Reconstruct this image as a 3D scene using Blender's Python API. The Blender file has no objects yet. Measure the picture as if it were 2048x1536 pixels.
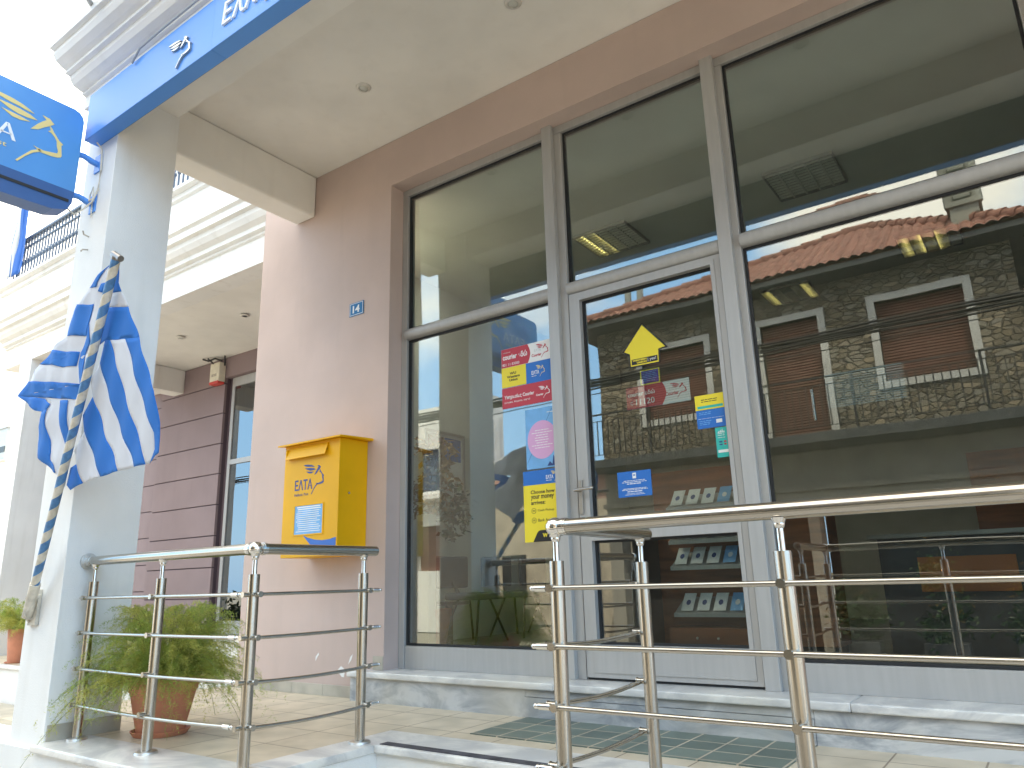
import bpy, bmesh, math, random
from mathutils import Vector, Matrix
from mathutils.geometry import tessellate_polygon
random.seed(7)
PI = math.pi
sc = bpy.context.scene
COL = sc.collection

# ------------------------------------------------------------------ camera
cd = bpy.data.cameras.new('camera'); cam = bpy.data.objects.new('camera', cd); COL.objects.link(cam)
R_ = Vector((0.81237005, 0.58252258, -0.02687652)); U_ = Vector((0.1707179, -0.19350293, 0.9661325)); F_ = Vector((-0.55759331, 0.78944541, 0.25664302))
M = Matrix((R_, U_, -F_)).transposed().to_4x4(); M.translation = Vector((3.88212571, -4.10811527, 0.77106555))
cam.matrix_world = M
cd.sensor_width = 36; cd.lens = 36 * 1486.3 / 2048; cd.clip_start = 0.05; cd.clip_end = 2000
sc.camera = cam

# ------------------------------------------------------------------ world, sun, exposure
SUN_EL, SUN_AZ = math.radians(60), math.radians(28)      # azimuth measured from +Y towards +X
sdir = Vector((math.sin(SUN_AZ) * math.cos(SUN_EL), math.cos(SUN_AZ) * math.cos(SUN_EL), math.sin(SUN_EL)))
w = bpy.data.worlds.new("World"); sc.world = w; w.use_nodes = True
nt = w.node_tree; N = nt.nodes; Lk = nt.links
for n in list(N): N.remove(n)
out = N.new('ShaderNodeOutputWorld'); bg = N.new('ShaderNodeBackground'); sky = N.new('ShaderNodeTexSky')
sky.sky_type = 'NISHITA'; sky.sun_disc = False; sky.sun_elevation = SUN_EL; sky.sun_rotation = SUN_AZ
sky.air_density = 1.3; sky.dust_density = .7; sky.ozone_density = 1.5
tc = N.new('ShaderNodeTexCoord'); mp = N.new('ShaderNodeMapping'); mp.inputs['Scale'].default_value = (1, 1, 2.2)
mp.inputs['Location'].default_value = (0.35, 0.1, 0.2)
nz = N.new('ShaderNodeTexNoise'); nz.inputs['Scale'].default_value = 2.1; nz.inputs['Detail'].default_value = 8; nz.inputs['Roughness'].default_value = .58
rp = N.new('ShaderNodeValToRGB'); rp.color_ramp.elements[0].position = .56; rp.color_ramp.elements[1].position = .74
vl = N.new('ShaderNodeMixRGB'); vl.inputs[0].default_value = .72; vl.inputs[2].default_value = (3.0, 6.3, 11.6, 1)   # thin high veil that brightens the blue
dt = N.new('ShaderNodeVectorMath'); dt.operation = 'DOT_PRODUCT'; dt.inputs[1].default_value = (-.06, .17, .33)               # cloudier behind the building
ad = N.new('ShaderNodeMath'); ad.operation = 'ADD'
mx = N.new('ShaderNodeMixRGB'); mx.inputs[2].default_value = (9.8, 9.7, 9.7, 1)
Lk.new(tc.outputs['Generated'], mp.inputs['Vector']); Lk.new(mp.outputs[0], nz.inputs['Vector']); Lk.new(tc.outputs['Generated'], dt.inputs[0]); Lk.new(nz.outputs['Fac'], ad.inputs[0]); Lk.new(dt.outputs['Value'], ad.inputs[1]); d2 = N.new('ShaderNodeVectorMath'); d2.operation = 'DOT_PRODUCT'; d2.inputs[1].default_value = Vector((.12, -.90, .40)).normalized()      # one cloud bank over the stone house
nv = N.new('ShaderNodeVectorMath'); nv.operation = 'NORMALIZE'; Lk.new(tc.outputs['Generated'], nv.inputs[0]); Lk.new(nv.outputs[0], d2.inputs[0])
mr = N.new('ShaderNodeMapRange'); mr.interpolation_type = 'SMOOTHSTEP'; mr.inputs[1].default_value = .90; mr.inputs[2].default_value = .97; mr.inputs[4].default_value = .34; Lk.new(d2.outputs['Value'], mr.inputs[0])
a2 = N.new('ShaderNodeMath'); a2.operation = 'ADD'; Lk.new(ad.outputs[0], a2.inputs[0]); Lk.new(mr.outputs[0], a2.inputs[1]); Lk.new(a2.outputs[0], rp.inputs[0])
Lk.new(rp.outputs[0], mx.inputs[0]); Lk.new(sky.outputs[0], vl.inputs[1]); Lk.new(vl.outputs[0], mx.inputs[1]); Lk.new(mx.outputs[0], bg.inputs[0]); Lk.new(bg.outputs[0], out.inputs[0])
bg.inputs[1].default_value = 0.15
sl = bpy.data.lights.new('sun', 'SUN'); sl.energy = 2.4; sl.angle = math.radians(.5); sl.color = (1, .95, .88)
so = bpy.data.objects.new('sun', sl); COL.objects.link(so); so.rotation_euler = sdir.to_track_quat('Z', 'Y').to_euler()
sc.view_settings.view_transform = 'Standard'; sc.view_settings.look = 'None'; sc.view_settings.gamma = 1; sc.view_settings.exposure = 1.48
sc.view_settings.use_white_balance = True; sc.view_settings.white_balance_temperature = 7700; sc.view_settings.white_balance_tint = 5
sc.cycles.max_bounces = 10; sc.cycles.transparent_max_bounces = 16; sc.cycles.caustics_reflective = False; sc.cycles.caustics_refractive = False
sc.cycles.sample_clamp_indirect = 8

# ------------------------------------------------------------------ materials
def new_mat(name):
    m = bpy.data.materials.new(name); m.use_nodes = True
    return m, m.node_tree.nodes, m.node_tree.links, m.node_tree.nodes['Principled BSDF']
def noise_mix(nt_n, lk, c1, c2, scale, coord='Object', lo=.35, hi=.65, detail=6, stretch=None):
    t = nt_n.new('ShaderNodeTexCoord'); n = nt_n.new('ShaderNodeTexNoise'); n.inputs['Scale'].default_value = scale; n.inputs['Detail'].default_value = detail
    src = t.outputs[coord]
    if stretch:
        q = nt_n.new('ShaderNodeMapping'); q.inputs['Scale'].default_value = stretch; lk.new(src, q.inputs['Vector']); src = q.outputs[0]
    lk.new(src, n.inputs['Vector'])
    r = nt_n.new('ShaderNodeValToRGB'); r.color_ramp.elements[0].position = lo; r.color_ramp.elements[1].position = hi
    r.color_ramp.elements[0].color = (*c1, 1); r.color_ramp.elements[1].color = (*c2, 1)
    lk.new(n.outputs['Fac'], r.inputs[0])
    return r.outputs[0], n
def mat(name, c, rough=.6, metal=0., var=.0, vs=3., bump=0., bs=60., spec=.5, coat=0., stretch=None, trans=0.):
    m, n, lk, p = new_mat(name)
    p.inputs['Roughness'].default_value = rough; p.inputs['Metallic'].default_value = metal; p.inputs['Specular IOR Level'].default_value = spec
    p.inputs['Coat Weight'].default_value = coat; p.inputs['Base Color'].default_value = (*c, 1)
    if var:
        c2 = tuple(x * (1 - var) for x in c); c1 = tuple(min(1, x * (1 + var * .5)) for x in c)
        o, _ = noise_mix(n, lk, c2, c1, vs, stretch=stretch); lk.new(o, p.inputs['Base Color'])
        t2 = n.new('ShaderNodeMath'); t2.operation = 'MULTIPLY_ADD'; t2.inputs[1].default_value = .15; t2.inputs[2].default_value = rough - .07
        lk.new(_.outputs['Fac'], t2.inputs[0]); lk.new(t2.outputs[0], p.inputs['Roughness'])
    if bump:
        t = n.new('ShaderNodeTexCoord'); z = n.new('ShaderNodeTexNoise'); z.inputs['Scale'].default_value = bs; z.inputs['Detail'].default_value = 5
        b = n.new('ShaderNodeBump'); b.inputs['Strength'].default_value = bump; b.inputs['Distance'].default_value = .01
        lk.new(t.outputs['Object'], z.inputs['Vector']); lk.new(z.outputs['Fac'], b.inputs['Height']); lk.new(b.outputs[0], p.inputs['Normal'])
    if trans:
        d = n.new('ShaderNodeBsdfTranslucent'); d.inputs[0].default_value = (*c, 1); mm = n.new('ShaderNodeMixShader'); mm.inputs[0].default_value = trans
        lk.new(p.outputs[0], mm.inputs[1]); lk.new(d.outputs[0], mm.inputs[2]); lk.new(mm.outputs[0], n['Material Output'].inputs[0])
    return m
def streaked(name, c, dark, rough=.8, fac=.35, bump=.25):
    """painted plaster: broad tone drift, faint vertical water streaks, fine grain"""
    m, n, lk, p = new_mat(name); p.inputs['Roughness'].default_value = rough; p.inputs['Specular IOR Level'].default_value = .25
    a, _ = noise_mix(n, lk, tuple(x * .93 for x in c), tuple(min(1, x * 1.04) for x in c), 1.6)
    s, _ = noise_mix(n, lk, (0, 0, 0), (1, 1, 1), 1.0, lo=.55, hi=.75, stretch=(7, 7, .7))
    f = n.new('ShaderNodeMath'); f.operation = 'MULTIPLY'; f.inputs[1].default_value = fac; lk.new(s, f.inputs[0])
    x = n.new('ShaderNodeMixRGB'); lk.new(f.outputs[0], x.inputs[0]); lk.new(a, x.inputs[1]); x.inputs[2].default_value = (*dark, 1)
    lk.new(x.outputs[0], p.inputs['Base Color'])
    t = n.new('ShaderNodeTexCoord'); z = n.new('ShaderNodeTexNoise'); z.inputs['Scale'].default_value = 130; z.inputs['Detail'].default_value = 4
    b = n.new('ShaderNodeBump'); b.inputs['Strength'].default_value = bump; b.inputs['Distance'].default_value = .006
    lk.new(t.outputs['Object'], z.inputs['Vector']); lk.new(z.outputs['Fac'], b.inputs['Height']); lk.new(b.outputs[0], p.inputs['Normal'])
    return m
def tiles(name, w_, h_, off, c1, c2, grout, mortar=.0045, rough=.4):
    m, n, lk, p = new_mat(name); t = n.new('ShaderNodeTexCoord'); q = n.new('ShaderNodeMapping'); q.inputs['Location'].default_value = (*off, 0)
    b = n.new('ShaderNodeTexBrick'); b.offset = 0; b.squash = 1
    b.inputs['Scale'].default_value = 1; b.inputs['Brick Width'].default_value = w_; b.inputs['Row Height'].default_value = h_
    b.inputs['Mortar Size'].default_value = mortar; b.inputs['Mortar Smooth'].default_value = .2; b.inputs['Bias'].default_value = 0
    b.inputs['Color1'].default_value = (*c1, 1); b.inputs['Color2'].default_value = (*c2, 1); b.inputs['Mortar'].default_value = (*grout, 1)
    lk.new(t.outputs['Object'], q.inputs['Vector']); lk.new(q.outputs[0], b.inputs['Vector'])
    o, nn = noise_mix(n, lk, (.82, .82, .80), (1.06, 1.05, 1.04), 5, detail=8)
    x = n.new('ShaderNodeMixRGB'); x.blend_type = 'MULTIPLY'; x.inputs[0].default_value = 1; lk.new(b.outputs['Color'], x.inputs[1]); lk.new(o, x.inputs[2])
    lk.new(x.outputs[0], p.inputs['Base Color']); p.inputs['Roughness'].default_value = rough
    i = n.new('ShaderNodeMath'); i.operation = 'SUBTRACT'; i.inputs[0].default_value = 1; lk.new(b.outputs['Fac'], i.inputs[1])
    u = n.new('ShaderNodeBump'); u.inputs['Strength'].default_value = .5; u.inputs['Distance'].default_value = .004
    lk.new(i.outputs[0], u.inputs['Height']); lk.new(u.outputs[0], p.inputs['Normal'])
    return m
def marble(name, base, vein, rough=.3, scale=2.2, stain=None):
    m, n, lk, p = new_mat(name); t = n.new('ShaderNodeTexCoord'); q = n.new('ShaderNodeMapping'); q.inputs['Rotation'].default_value = (.3, .7, .5); q.inputs['Scale'].default_value = (1, 1, 2.4)
    z = n.new('ShaderNodeTexNoise'); z.inputs['Scale'].default_value = scale; z.inputs['Detail'].default_value = 10; z.inputs['Distortion'].default_value = 1.8; z.inputs['Roughness'].default_value = .62
    r = n.new('ShaderNodeValToRGB'); e = r.color_ramp.elements; e[0].position = .38; e[0].color = (*vein, 1); e[1].position = .60; e[1].color = (*base, 1)
    k = e.new(.5); k.color = (*[a * .5 + b * .5 for a, b in zip(base, vein)], 1)
    lk.new(t.outputs['Object'], q.inputs['Vector']); lk.new(q.outputs[0], z.inputs['Vector']); lk.new(z.outputs['Fac'], r.inputs[0])
    src = r.outputs[0]
    if stain:
        s, _ = noise_mix(n, lk, (0, 0, 0), (1, 1, 1), 1.3, lo=.55, hi=.72)
        x = n.new('ShaderNodeMixRGB'); x.inputs[2].default_value = (*stain, 1); f = n.new('ShaderNodeMath'); f.operation = 'MULTIPLY'; f.inputs[1].default_value = .6
        lk.new(s, f.inputs[0]); lk.new(f.outputs[0], x.inputs[0]); lk.new(src, x.inputs[1]); src = x.outputs[0]
    lk.new(src, p.inputs['Base Color']); p.inputs['Roughness'].default_value = rough
    return m
def steel(name, c, rough):
    m, n, lk, p = new_mat(name); p.inputs['Metallic'].default_value = 1; p.inputs['Base Color'].default_value = (*c, 1)
    t = n.new('ShaderNodeTexCoord'); z = n.new('ShaderNodeTexNoise'); z.inputs['Scale'].default_value = 9; z.inputs['Detail'].default_value = 6
    f = n.new('ShaderNodeMath'); f.operation = 'MULTIPLY_ADD'; f.inputs[1].default_value = .16; f.inputs[2].default_value = rough - .08
    lk.new(t.outputs['Object'], z.inputs['Vector']); lk.new(z.outputs['Fac'], f.inputs[0]); lk.new(f.outputs[0], p.inputs['Roughness'])
    return m
def glass(name, tint, ior, wob=.0006):
    m, n, lk, p = new_mat(name); n.remove(p)
    fr = n.new('ShaderNodeFresnel'); ge = n.new('ShaderNodeNewGeometry'); mi = n.new('ShaderNodeMix'); mi.inputs[2].default_value = ior; mi.inputs[3].default_value = 1 / ior
    lk.new(ge.outputs['Backfacing'], mi.inputs[0]); lk.new(mi.outputs[0], fr.inputs[0])      # both faces of the thin pane reflect alike
    tr = n.new('ShaderNodeBsdfTransparent'); tr.inputs[0].default_value = (*tint, 1)
    gl = n.new('ShaderNodeBsdfGlossy'); gl.inputs['Roughness'].default_value = 0; gl.inputs[0].default_value = (1, 1, 1, 1)
    t = n.new('ShaderNodeTexCoord'); z = n.new('ShaderNodeTexNoise'); z.inputs['Scale'].default_value = 1.7; z.inputs['Detail'].default_value = 1
    b = n.new('ShaderNodeBump'); b.inputs['Strength'].default_value = 1; b.inputs['Distance'].default_value = wob
    lk.new(t.outputs['Object'], z.inputs['Vector']); lk.new(z.outputs['Fac'], b.inputs['Height']); lk.new(b.outputs[0], gl.inputs['Normal'])
    mm = n.new('ShaderNodeMixShader'); lk.new(fr.outputs[0], mm.inputs[0]); lk.new(tr.outputs[0], mm.inputs[1]); lk.new(gl.outputs[0], mm.inputs[2])
    lk.new(mm.outputs[0], n['Material Output'].inputs[0])
    return m
def emis(name, c, s):
    m, n, lk, p = new_mat(name); p.inputs['Base Color'].default_value = (*c, 1); p.inputs['Emission Color'].default_value = (*c, 1); p.inputs['Emission Strength'].default_value = s
    return m

PINK = streaked('pink_plaster', (.575, .45, .405), (.46, .37, .33), fac=.25)
WHITEP = streaked('white_plaster', (.80, .80, .79), (.55, .53, .49), fac=.22)
CEIL = streaked('ceiling_plaster', (.80, .78, .74), (.6, .57, .52), fac=.15, bump=.12)
NWHITE = streaked('cream_plaster', (.78, .77, .75), (.5, .47, .42), fac=.3)
PURPLE = streaked('purple_panel', (.27, .205, .21), (.2, .15, .16), fac=.2, bump=.1)
PURPLED = mat('purple_shadow_gap', (.10, .07, .085), .8)
ALU = mat('grey_aluminium', (.43, .425, .415), .42, .15, var=.05, vs=4, stretch=(9, 9, .8), bump=.03, bs=90)
GASKET = mat('black_gasket', (.015, .017, .02), .6)
GLASS = glass('window_glass', (.84, .90, .885), 2.05)
GLASS2 = glass('dark_window_glass', (.35, .42, .42), 2.4)
STEEL = steel('brushed_steel', (.46, .43, .385), .22)
STEELP = steel('polished_steel', (.72, .71, .70), .10)
TILE = tiles('beige_floor_tiles', .345, .345, (-.055, -.255), (.58, .50, .385), (.63, .55, .43), (.25, .19, .13))
DTILE = tiles('green_slate_tiles', .18, .173, (-.12, -.095), (.08, .12, .105), (.15, .20, .17), (.52, .44, .34), mortar=.0055, rough=.35)
MARBLE = marble('white_marble', (.76, .75, .72), (.50, .505, .51), stain=(.62, .58, .5))
GMARBLE = marble('grey_marble', (.56, .565, .565), (.27, .29, .315), scale=2.0, stain=(.50, .46, .38))
SKIRT = mat('beige_skirting', (.44, .40, .33), .5, var=.2, vs=6)
BLUE = mat('blue_sign_face', (.085, .31, .68), .32, var=.06, vs=2, coat=.3)
BLUEF = mat('blue_fascia_metal', (.06, .27, .74), .45, .0, var=.05, vs=2, coat=.08)
BLUED = mat('dark_blue_trim', (.035, .11, .30), .45, var=.1)
GOLD = mat('pale_gold_letter', (.78, .62, .26), .4)
WHITE = mat('white_letter', (.85, .86, .87), .4)
YELLOW = mat('yellow_box_paint', (.82, .42, .008), .5, var=.08, vs=3, spec=.3, coat=.0, bump=.02, bs=40)
NAVY = mat('navy_print', (.02, .05, .20), .5)
WBLUE = mat('swoosh_blue', (.01, .13, .50), .45)
SILVER = steel('silver_logo', (.55, .53, .5), .35)
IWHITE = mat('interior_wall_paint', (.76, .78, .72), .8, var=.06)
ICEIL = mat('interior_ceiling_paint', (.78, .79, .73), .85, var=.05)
IDARK = mat('shaded_interior_wall', (.42, .42, .39), .8, var=.1)  # darker wall colour stands in for the unlit rear and right of the room
IFLOOR = mat('interior_floor', (.17, .18, .20), .45, var=.3, vs=8)
BLACKM = mat('black_metal', (.015, .015, .018), .45)
BWHITE = mat('cream_plastic', (.72, .68, .56), .5, var=.1, vs=10)
RED = mat('red_print', (.50, .035, .055), .45)
REDL = mat('red_plastic', (.60, .06, .05), .4)
YEL = mat('yellow_print', (.82, .66, .04), .5)
BLK = mat('black_print', (.012, .012, .012), .5)
PBLUE = mat('blue_print', (.01, .15, .52), .45)
LBLUE = mat('pale_blue_print', (.16, .42, .75), .45, var=.15, vs=9)
PINKP = mat('pink_print', (.66, .36, .60), .5)
PURP = mat('violet_print', (.09, .04, .30), .4, var=.4, vs=20)
TEAL = mat('teal_print', (.015, .45, .40), .45)
PWHITE = mat('white_print', (.80, .80, .79), .5)
WOOD = mat('cherry_wood', (.26, .085, .035), .4, var=.35, vs=2.5, stretch=(1, 1, 9))
TERRA = mat('terracotta', (.56, .215, .125), .65, var=.18, vs=7, bump=.15, bs=50)
SOIL = mat('potting_soil', (.05, .035, .02), .9, bump=.5)
LEAF1 = mat('fern_green', (.34, .43, .09), .5, var=.35, vs=9, trans=.45)
LEAF2 = mat('fern_yellow_green', (.52, .52, .13), .5, var=.3, vs=9, trans=.45)
STEM = mat('fern_stem', (.13, .15, .04), .6)
LEAFD = mat('ficus_leaf', (.20, .12, .02), .45, var=.4, vs=12, trans=.2)
LEAFG = mat('dark_leaf', (.03, .065, .02), .45, var=.4, vs=12, trans=.15)
FBLUE = mat('flag_blue', (.02, .22, .70), .7, var=.06, vs=7, trans=.28)
FWHITE = mat('flag_white', (.78, .80, .86), .7, var=.04, vs=7, trans=.28)
PBLU = mat('pole_blue', (.07, .21, .42), .5, var=.2, vs=25)
PCRM = mat('pole_cream', (.66, .60, .50), .55, var=.15, vs=25)
RUSTY = mat('rusty_cream_bracket', (.55, .50, .42), .6, var=.45, vs=12)
ASPH = mat('asphalt', (.10, .10, .10), .85, var=.25, vs=2, bump=.5, bs=120)
PAVE = tiles('concrete_pavers', .4, .4, (0, 0), (.40, .37, .33), (.46, .43, .39), (.2, .19, .17), rough=.8)
GRYP = streaked('grey_render', (.34, .32, .28), (.2, .18, .15), fac=.5)
SHUT = mat('brown_shutter', (.20, .085, .06), .55, var=.12, vs=5)
WFRAME = mat('white_surround', (.56, .56, .54), .6, var=.08)
SLABD = mat('dark_slab_edge', (.055, .06, .065), .7, var=.25, vs=3)
CABLE = mat('black_cable', (.012, .012, .014), .6)
IRON = mat('blue_grey_iron', (.085, .12, .18), .45, var=.2, vs=8)
CHAIRF = mat('grey_blue_fabric', (.045, .065, .10), .8, var=.15, vs=30)
SHOP = mat('dark_shop_interior', (.035, .035, .035), .8, var=.3)
DROP = mat('downlight_rim', (.62, .60, .56), .4, .2)
FROST = mat('frosted_lens', (.55, .56, .52), .25, coat=.3)
def stone_mat():
    m, n, lk, p = new_mat('rubble_stone'); t = n.new('ShaderNodeTexCoord'); q = n.new('ShaderNodeMapping'); q.inputs['Scale'].default_value = (5.5, 5.5, 12)
    d = n.new('ShaderNodeTexNoise'); d.inputs['Scale'].default_value = 3; d.inputs['Detail'].default_value = 3
    ad = n.new('ShaderNodeMixRGB'); ad.blend_type = 'ADD'; ad.inputs[0].default_value = .6
    lk.new(t.outputs['Object'], d.inputs['Vector']); lk.new(t.outputs['Object'], q.inputs['Vector']); lk.new(q.outputs[0], ad.inputs[1]); lk.new(d.outputs['Color'], ad.inputs[2])
    v = n.new('ShaderNodeTexVoronoi'); v.inputs['Scale'].default_value = 1; v2 = n.new('ShaderNodeTexVoronoi'); v2.feature = 'DISTANCE_TO_EDGE'; v2.inputs['Scale'].default_value = 1
    lk.new(ad.outputs[0], v.inputs['Vector']); lk.new(ad.outputs[0], v2.inputs['Vector'])
    s = n.new('ShaderNodeSeparateColor'); lk.new(v.outputs['Color'], s.inputs[0])
    r = n.new('ShaderNodeValToRGB'); e = r.color_ramp.elements; e[0].color = (.12, .10, .075, 1); e[1].color = (.36, .29, .20, 1); k = e.new(.45); k.color = (.22, .18, .125, 1); k = e.new(.75); k.color = (.25, .235, .20, 1)
    lk.new(s.outputs[0], r.inputs[0])
    r2 = n.new('ShaderNodeValToRGB'); r2.color_ramp.elements[0].position = .02; r2.color_ramp.elements[1].position = .10; lk.new(v2.outputs['Distance'], r2.inputs[0])
    x = n.new('ShaderNodeMixRGB'); x.inputs[1].default_value = (.10, .085, .07, 1); lk.new(r2.outputs[0], x.inputs[0]); lk.new(r.outputs[0], x.inputs[2]); lk.new(x.outputs[0], p.inputs['Base Color'])
    p.inputs['Roughness'].default_value = .9; b = n.new('ShaderNodeBump'); b.inputs['Strength'].default_value = .8; b.inputs['Distance'].default_value = .05
    lk.new(r2.outputs[0], b.inputs['Height']); lk.new(b.outputs[0], p.inputs['Normal'])
    return m
STONE = stone_mat()
def roof_mat():
    m, n, lk, p = new_mat('clay_roof_tiles'); o, _ = noise_mix(n, lk, (.17, .075, .055), (.33, .15, .11), 9, detail=3); lk.new(o, p.inputs['Base Color']); p.inputs['Roughness'].default_value = .8
    return m
ROOFM = roof_mat()

# ------------------------------------------------------------------ mesh helpers
def nb(): return bmesh.new()
def box(bm, x0, x1, y0, y1, z0, z1, bev=0.):
    r = bmesh.ops.create_cube(bm, size=1.)
    for v in r['verts']:
        v.co = Vector(((x0 + x1) / 2 + v.co.x * (x1 - x0), (y0 + y1) / 2 + v.co.y * (y1 - y0), (z0 + z1) / 2 + v.co.z * (z1 - z0)))
    if bev:
        es = {e for v in r['verts'] for e in v.link_edges}
        bmesh.ops.bevel(bm, geom=list(es), offset=bev, segments=3, profile=.6, affect='EDGES')
    return bm
def tube(bm, p0, p1, r, seg=20, r2=None, caps=True):
    p0, p1 = Vector(p0), Vector(p1); d = p1 - p0
    q = d.to_track_quat('Z', 'Y').to_matrix().to_4x4(); q.translation = (p0 + p1) / 2
    bmesh.ops.create_cone(bm, cap_ends=caps, segments=seg, radius1=r, radius2=r if r2 is None else r2, depth=d.length, matrix=q)
    return bm
def ball(bm, c, r, s=(1, 1, 1), seg=24):
    bmesh.ops.create_uvsphere(bm, u_segments=seg, v_segments=seg // 2, radius=r, matrix=Matrix.Translation(c) @ Matrix.Diagonal((*s, 1)))
    return bm
def pathtube(bm, pts, r, seg=10):
    pts = [Vector(p) for p in pts]; rings = []
    for i, p in enumerate(pts):
        d = (pts[min(i + 1, len(pts) - 1)] - pts[max(i - 1, 0)]).normalized()
        a = d.cross(Vector((0, 0, 1)));  a = a.normalized() if a.length > 1e-3 else Vector((1, 0, 0)); b = d.cross(a)
        rings.append([bm.verts.new(p + r * (math.cos(2 * PI * k / seg) * a + math.sin(2 * PI * k / seg) * b)) for k in range(seg)])
    for i in range(len(rings) - 1):
        for k in range(seg): bm.faces.new((rings[i][k], rings[i][(k + 1) % seg], rings[i + 1][(k + 1) % seg], rings[i + 1][k]))
    bm.faces.new(rings[0]); bm.faces.new(rings[-1][::-1])
    return bm
def lathe(bm, c, prof, seg=40):
    rings = [[bm.verts.new((c[0] + r * math.cos(2 * PI * k / seg), c[1] + r * math.sin(2 * PI * k / seg), c[2] + z)) for k in range(seg)] for r, z in prof]
    for a, b in zip(rings, rings[1:]):
        for k in range(seg): bm.faces.new((a[k], a[(k + 1) % seg], b[(k + 1) % seg], b[k]))
    return bm
def extx(bm, prof, x0, x1):
    """extrude a closed (y,z) outline along X"""
    a = [bm.verts.new((x0, y, z)) for y, z in prof]; b = [bm.verts.new((x1, y, z)) for y, z in prof]; n = len(prof)
    for i in range(n): bm.faces.new((a[i], a[(i + 1) % n], b[(i + 1) % n], b[i]))
    bm.faces.new(a); bm.faces.new(b[::-1])
    return bm
def prism(bm, pts, f0, f1):
    """closed 2-D outline to a solid; f0/f1 map (u,v) to 3-D for both faces"""
    tri = tessellate_polygon([[Vector((u, v, 0)) for u, v in pts]])
    a = [bm.verts.new(f0(u, v)) for u, v in pts]; b = [bm.verts.new(f1(u, v)) for u, v in pts]; n = len(pts)
    for t in tri:
        for vs in ([a[i] for i in t], [b[i] for i in reversed(t)]):
            try: bm.faces.new(vs)
            except ValueError: pass
    for i in range(n):
        try: bm.faces.new((a[i], a[(i + 1) % n], b[(i + 1) % n], b[i]))
        except ValueError: pass
    return bm
def place(o, parent):
    COL.objects.link(o)
    if parent is not None:
        o.parent = parent
        if parent.type == 'EMPTY' and parent.parent is None: o.matrix_parent_inverse = Matrix.Translation(parent.location).inverted()
def obj(name, bm, m, parent=None, smooth=False, kind=None, recalc=True):
    if recalc: bmesh.ops.recalc_face_normals(bm, faces=bm.faces)
    me = bpy.data.meshes.new(name); bm.to_mesh(me); bm.free(); me.materials.append(m)
    if smooth:
        me.polygons.foreach_set('use_smooth', [True] * len(me.polygons))
        me.set_sharp_from_angle(angle=math.radians(38))
    o = bpy.data.objects.new(name, me); place(o, parent)
    if kind: o['kind'] = kind
    return o
def tag(o, label, cat, group=None):
    o['label'] = label; o['category'] = cat
    if group: o['group'] = group
    return o
def thing(name, label, cat, loc=(0, 0, 0), group=None):
    e = bpy.data.objects.new(name, None); COL.objects.link(e); e.location = loc; e.empty_display_size = .1
    return tag(e, label, cat, group)
def children(o): return [c for c in bpy.data.objects if c.parent == o]
def dup(root, delta, label=None):
    m = {}
    def rec(o, par):
        c = o.copy(); COL.objects.link(c)
        if par is not None: c.parent = par; c.matrix_parent_inverse = o.matrix_parent_inverse.copy()
        for k in kids.get(o.name, []): rec(k, c)
        return c
    kids = {}
    for c in bpy.data.objects:
        if c.parent: kids.setdefault(c.parent.name, []).append(c)
    r = rec(root, None); r.location = Vector(root.location) + Vector(delta)
    if label: r['label'] = label
    return r
def wallgrid(bm, x0, x1, z0, z1, yf, yb, holes):
    """wall slab between planes y=yf and y=yb with rectangular openings"""
    xs = sorted({x0, x1, *[v for h in holes for v in h[:2]]}); zs = sorted({z0, z1, *[v for h in holes for v in h[2:]]})
    def solid(i, j):
        if i < 0 or j < 0 or i >= len(xs) - 1 or j >= len(zs) - 1: return False
        cx, cz = (xs[i] + xs[i + 1]) / 2, (zs[j] + zs[j + 1]) / 2
        return not any(h[0] < cx < h[1] and h[2] < cz < h[3] for h in holes)
    def q(*p): bm.faces.new([bm.verts.new(v) for v in p])
    for i in range(len(xs) - 1):
        for j in range(len(zs) - 1):
            if not solid(i, j): continue
            a, b, c, d = xs[i], xs[i + 1], zs[j], zs[j + 1]
            q((a, yf, c), (b, yf, c), (b, yf, d), (a, yf, d)); q((a, yb, c), (a, yb, d), (b, yb, d), (b, yb, c))
            if not solid(i - 1, j): q((a, yf, c), (a, yf, d), (a, yb, d), (a, yb, c))
            if not solid(i + 1, j): q((b, yf, c), (b, yb, c), (b, yb, d), (b, yf, d))
            if not solid(i, j - 1): q((a, yf, c), (a, yb, c), (b, yb, c), (b, yf, c))
            if not solid(i, j + 1): q((a, yf, d), (b, yf, d), (b, yb, d), (a, yb, d))
    bmesh.ops.remove_doubles(bm, verts=bm.verts, dist=1e-5)
    return bm
# planes for printed matter: 'F' faces the street (-Y), 'S' faces +X, 'B' faces +Y
def mapper(plane, d, t):
    if plane == 'F': return (lambda u, v: (u, d, v)), (lambda u, v: (u, d - t, v))
    if plane == 'S': return (lambda u, v: (d, u, v)), (lambda u, v: (d + t, u, v))
    if plane == 'W': return (lambda u, v: (d, -u, v)), (lambda u, v: (d - t, -u, v))
def card(bm, rect, plane, d, t=.0015):
    x0, x1, z0, z1 = rect; f0, f1 = mapper(plane, d, t)
    return prism(bm, [(x0, z0), (x1, z0), (x1, z1), (x0, z1)], f0, f1)
_fc = bpy.data.curves.new('lettering', 'FONT'); _fo = bpy.data.objects.new('lettering', _fc); COL.objects.link(_fo)
def text_mesh(body, shear=0., bold=0.):
    _fc.body = body; _fc.shear = shear; _fc.extrude = 0; _fc.offset = bold; _fc.resolution_u = 3
    bpy.context.view_layer.update()
    dg = bpy.context.evaluated_depsgraph_get()
    me = bpy.data.meshes.new_from_object(_fo.evaluated_get(dg))
    return me
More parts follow.
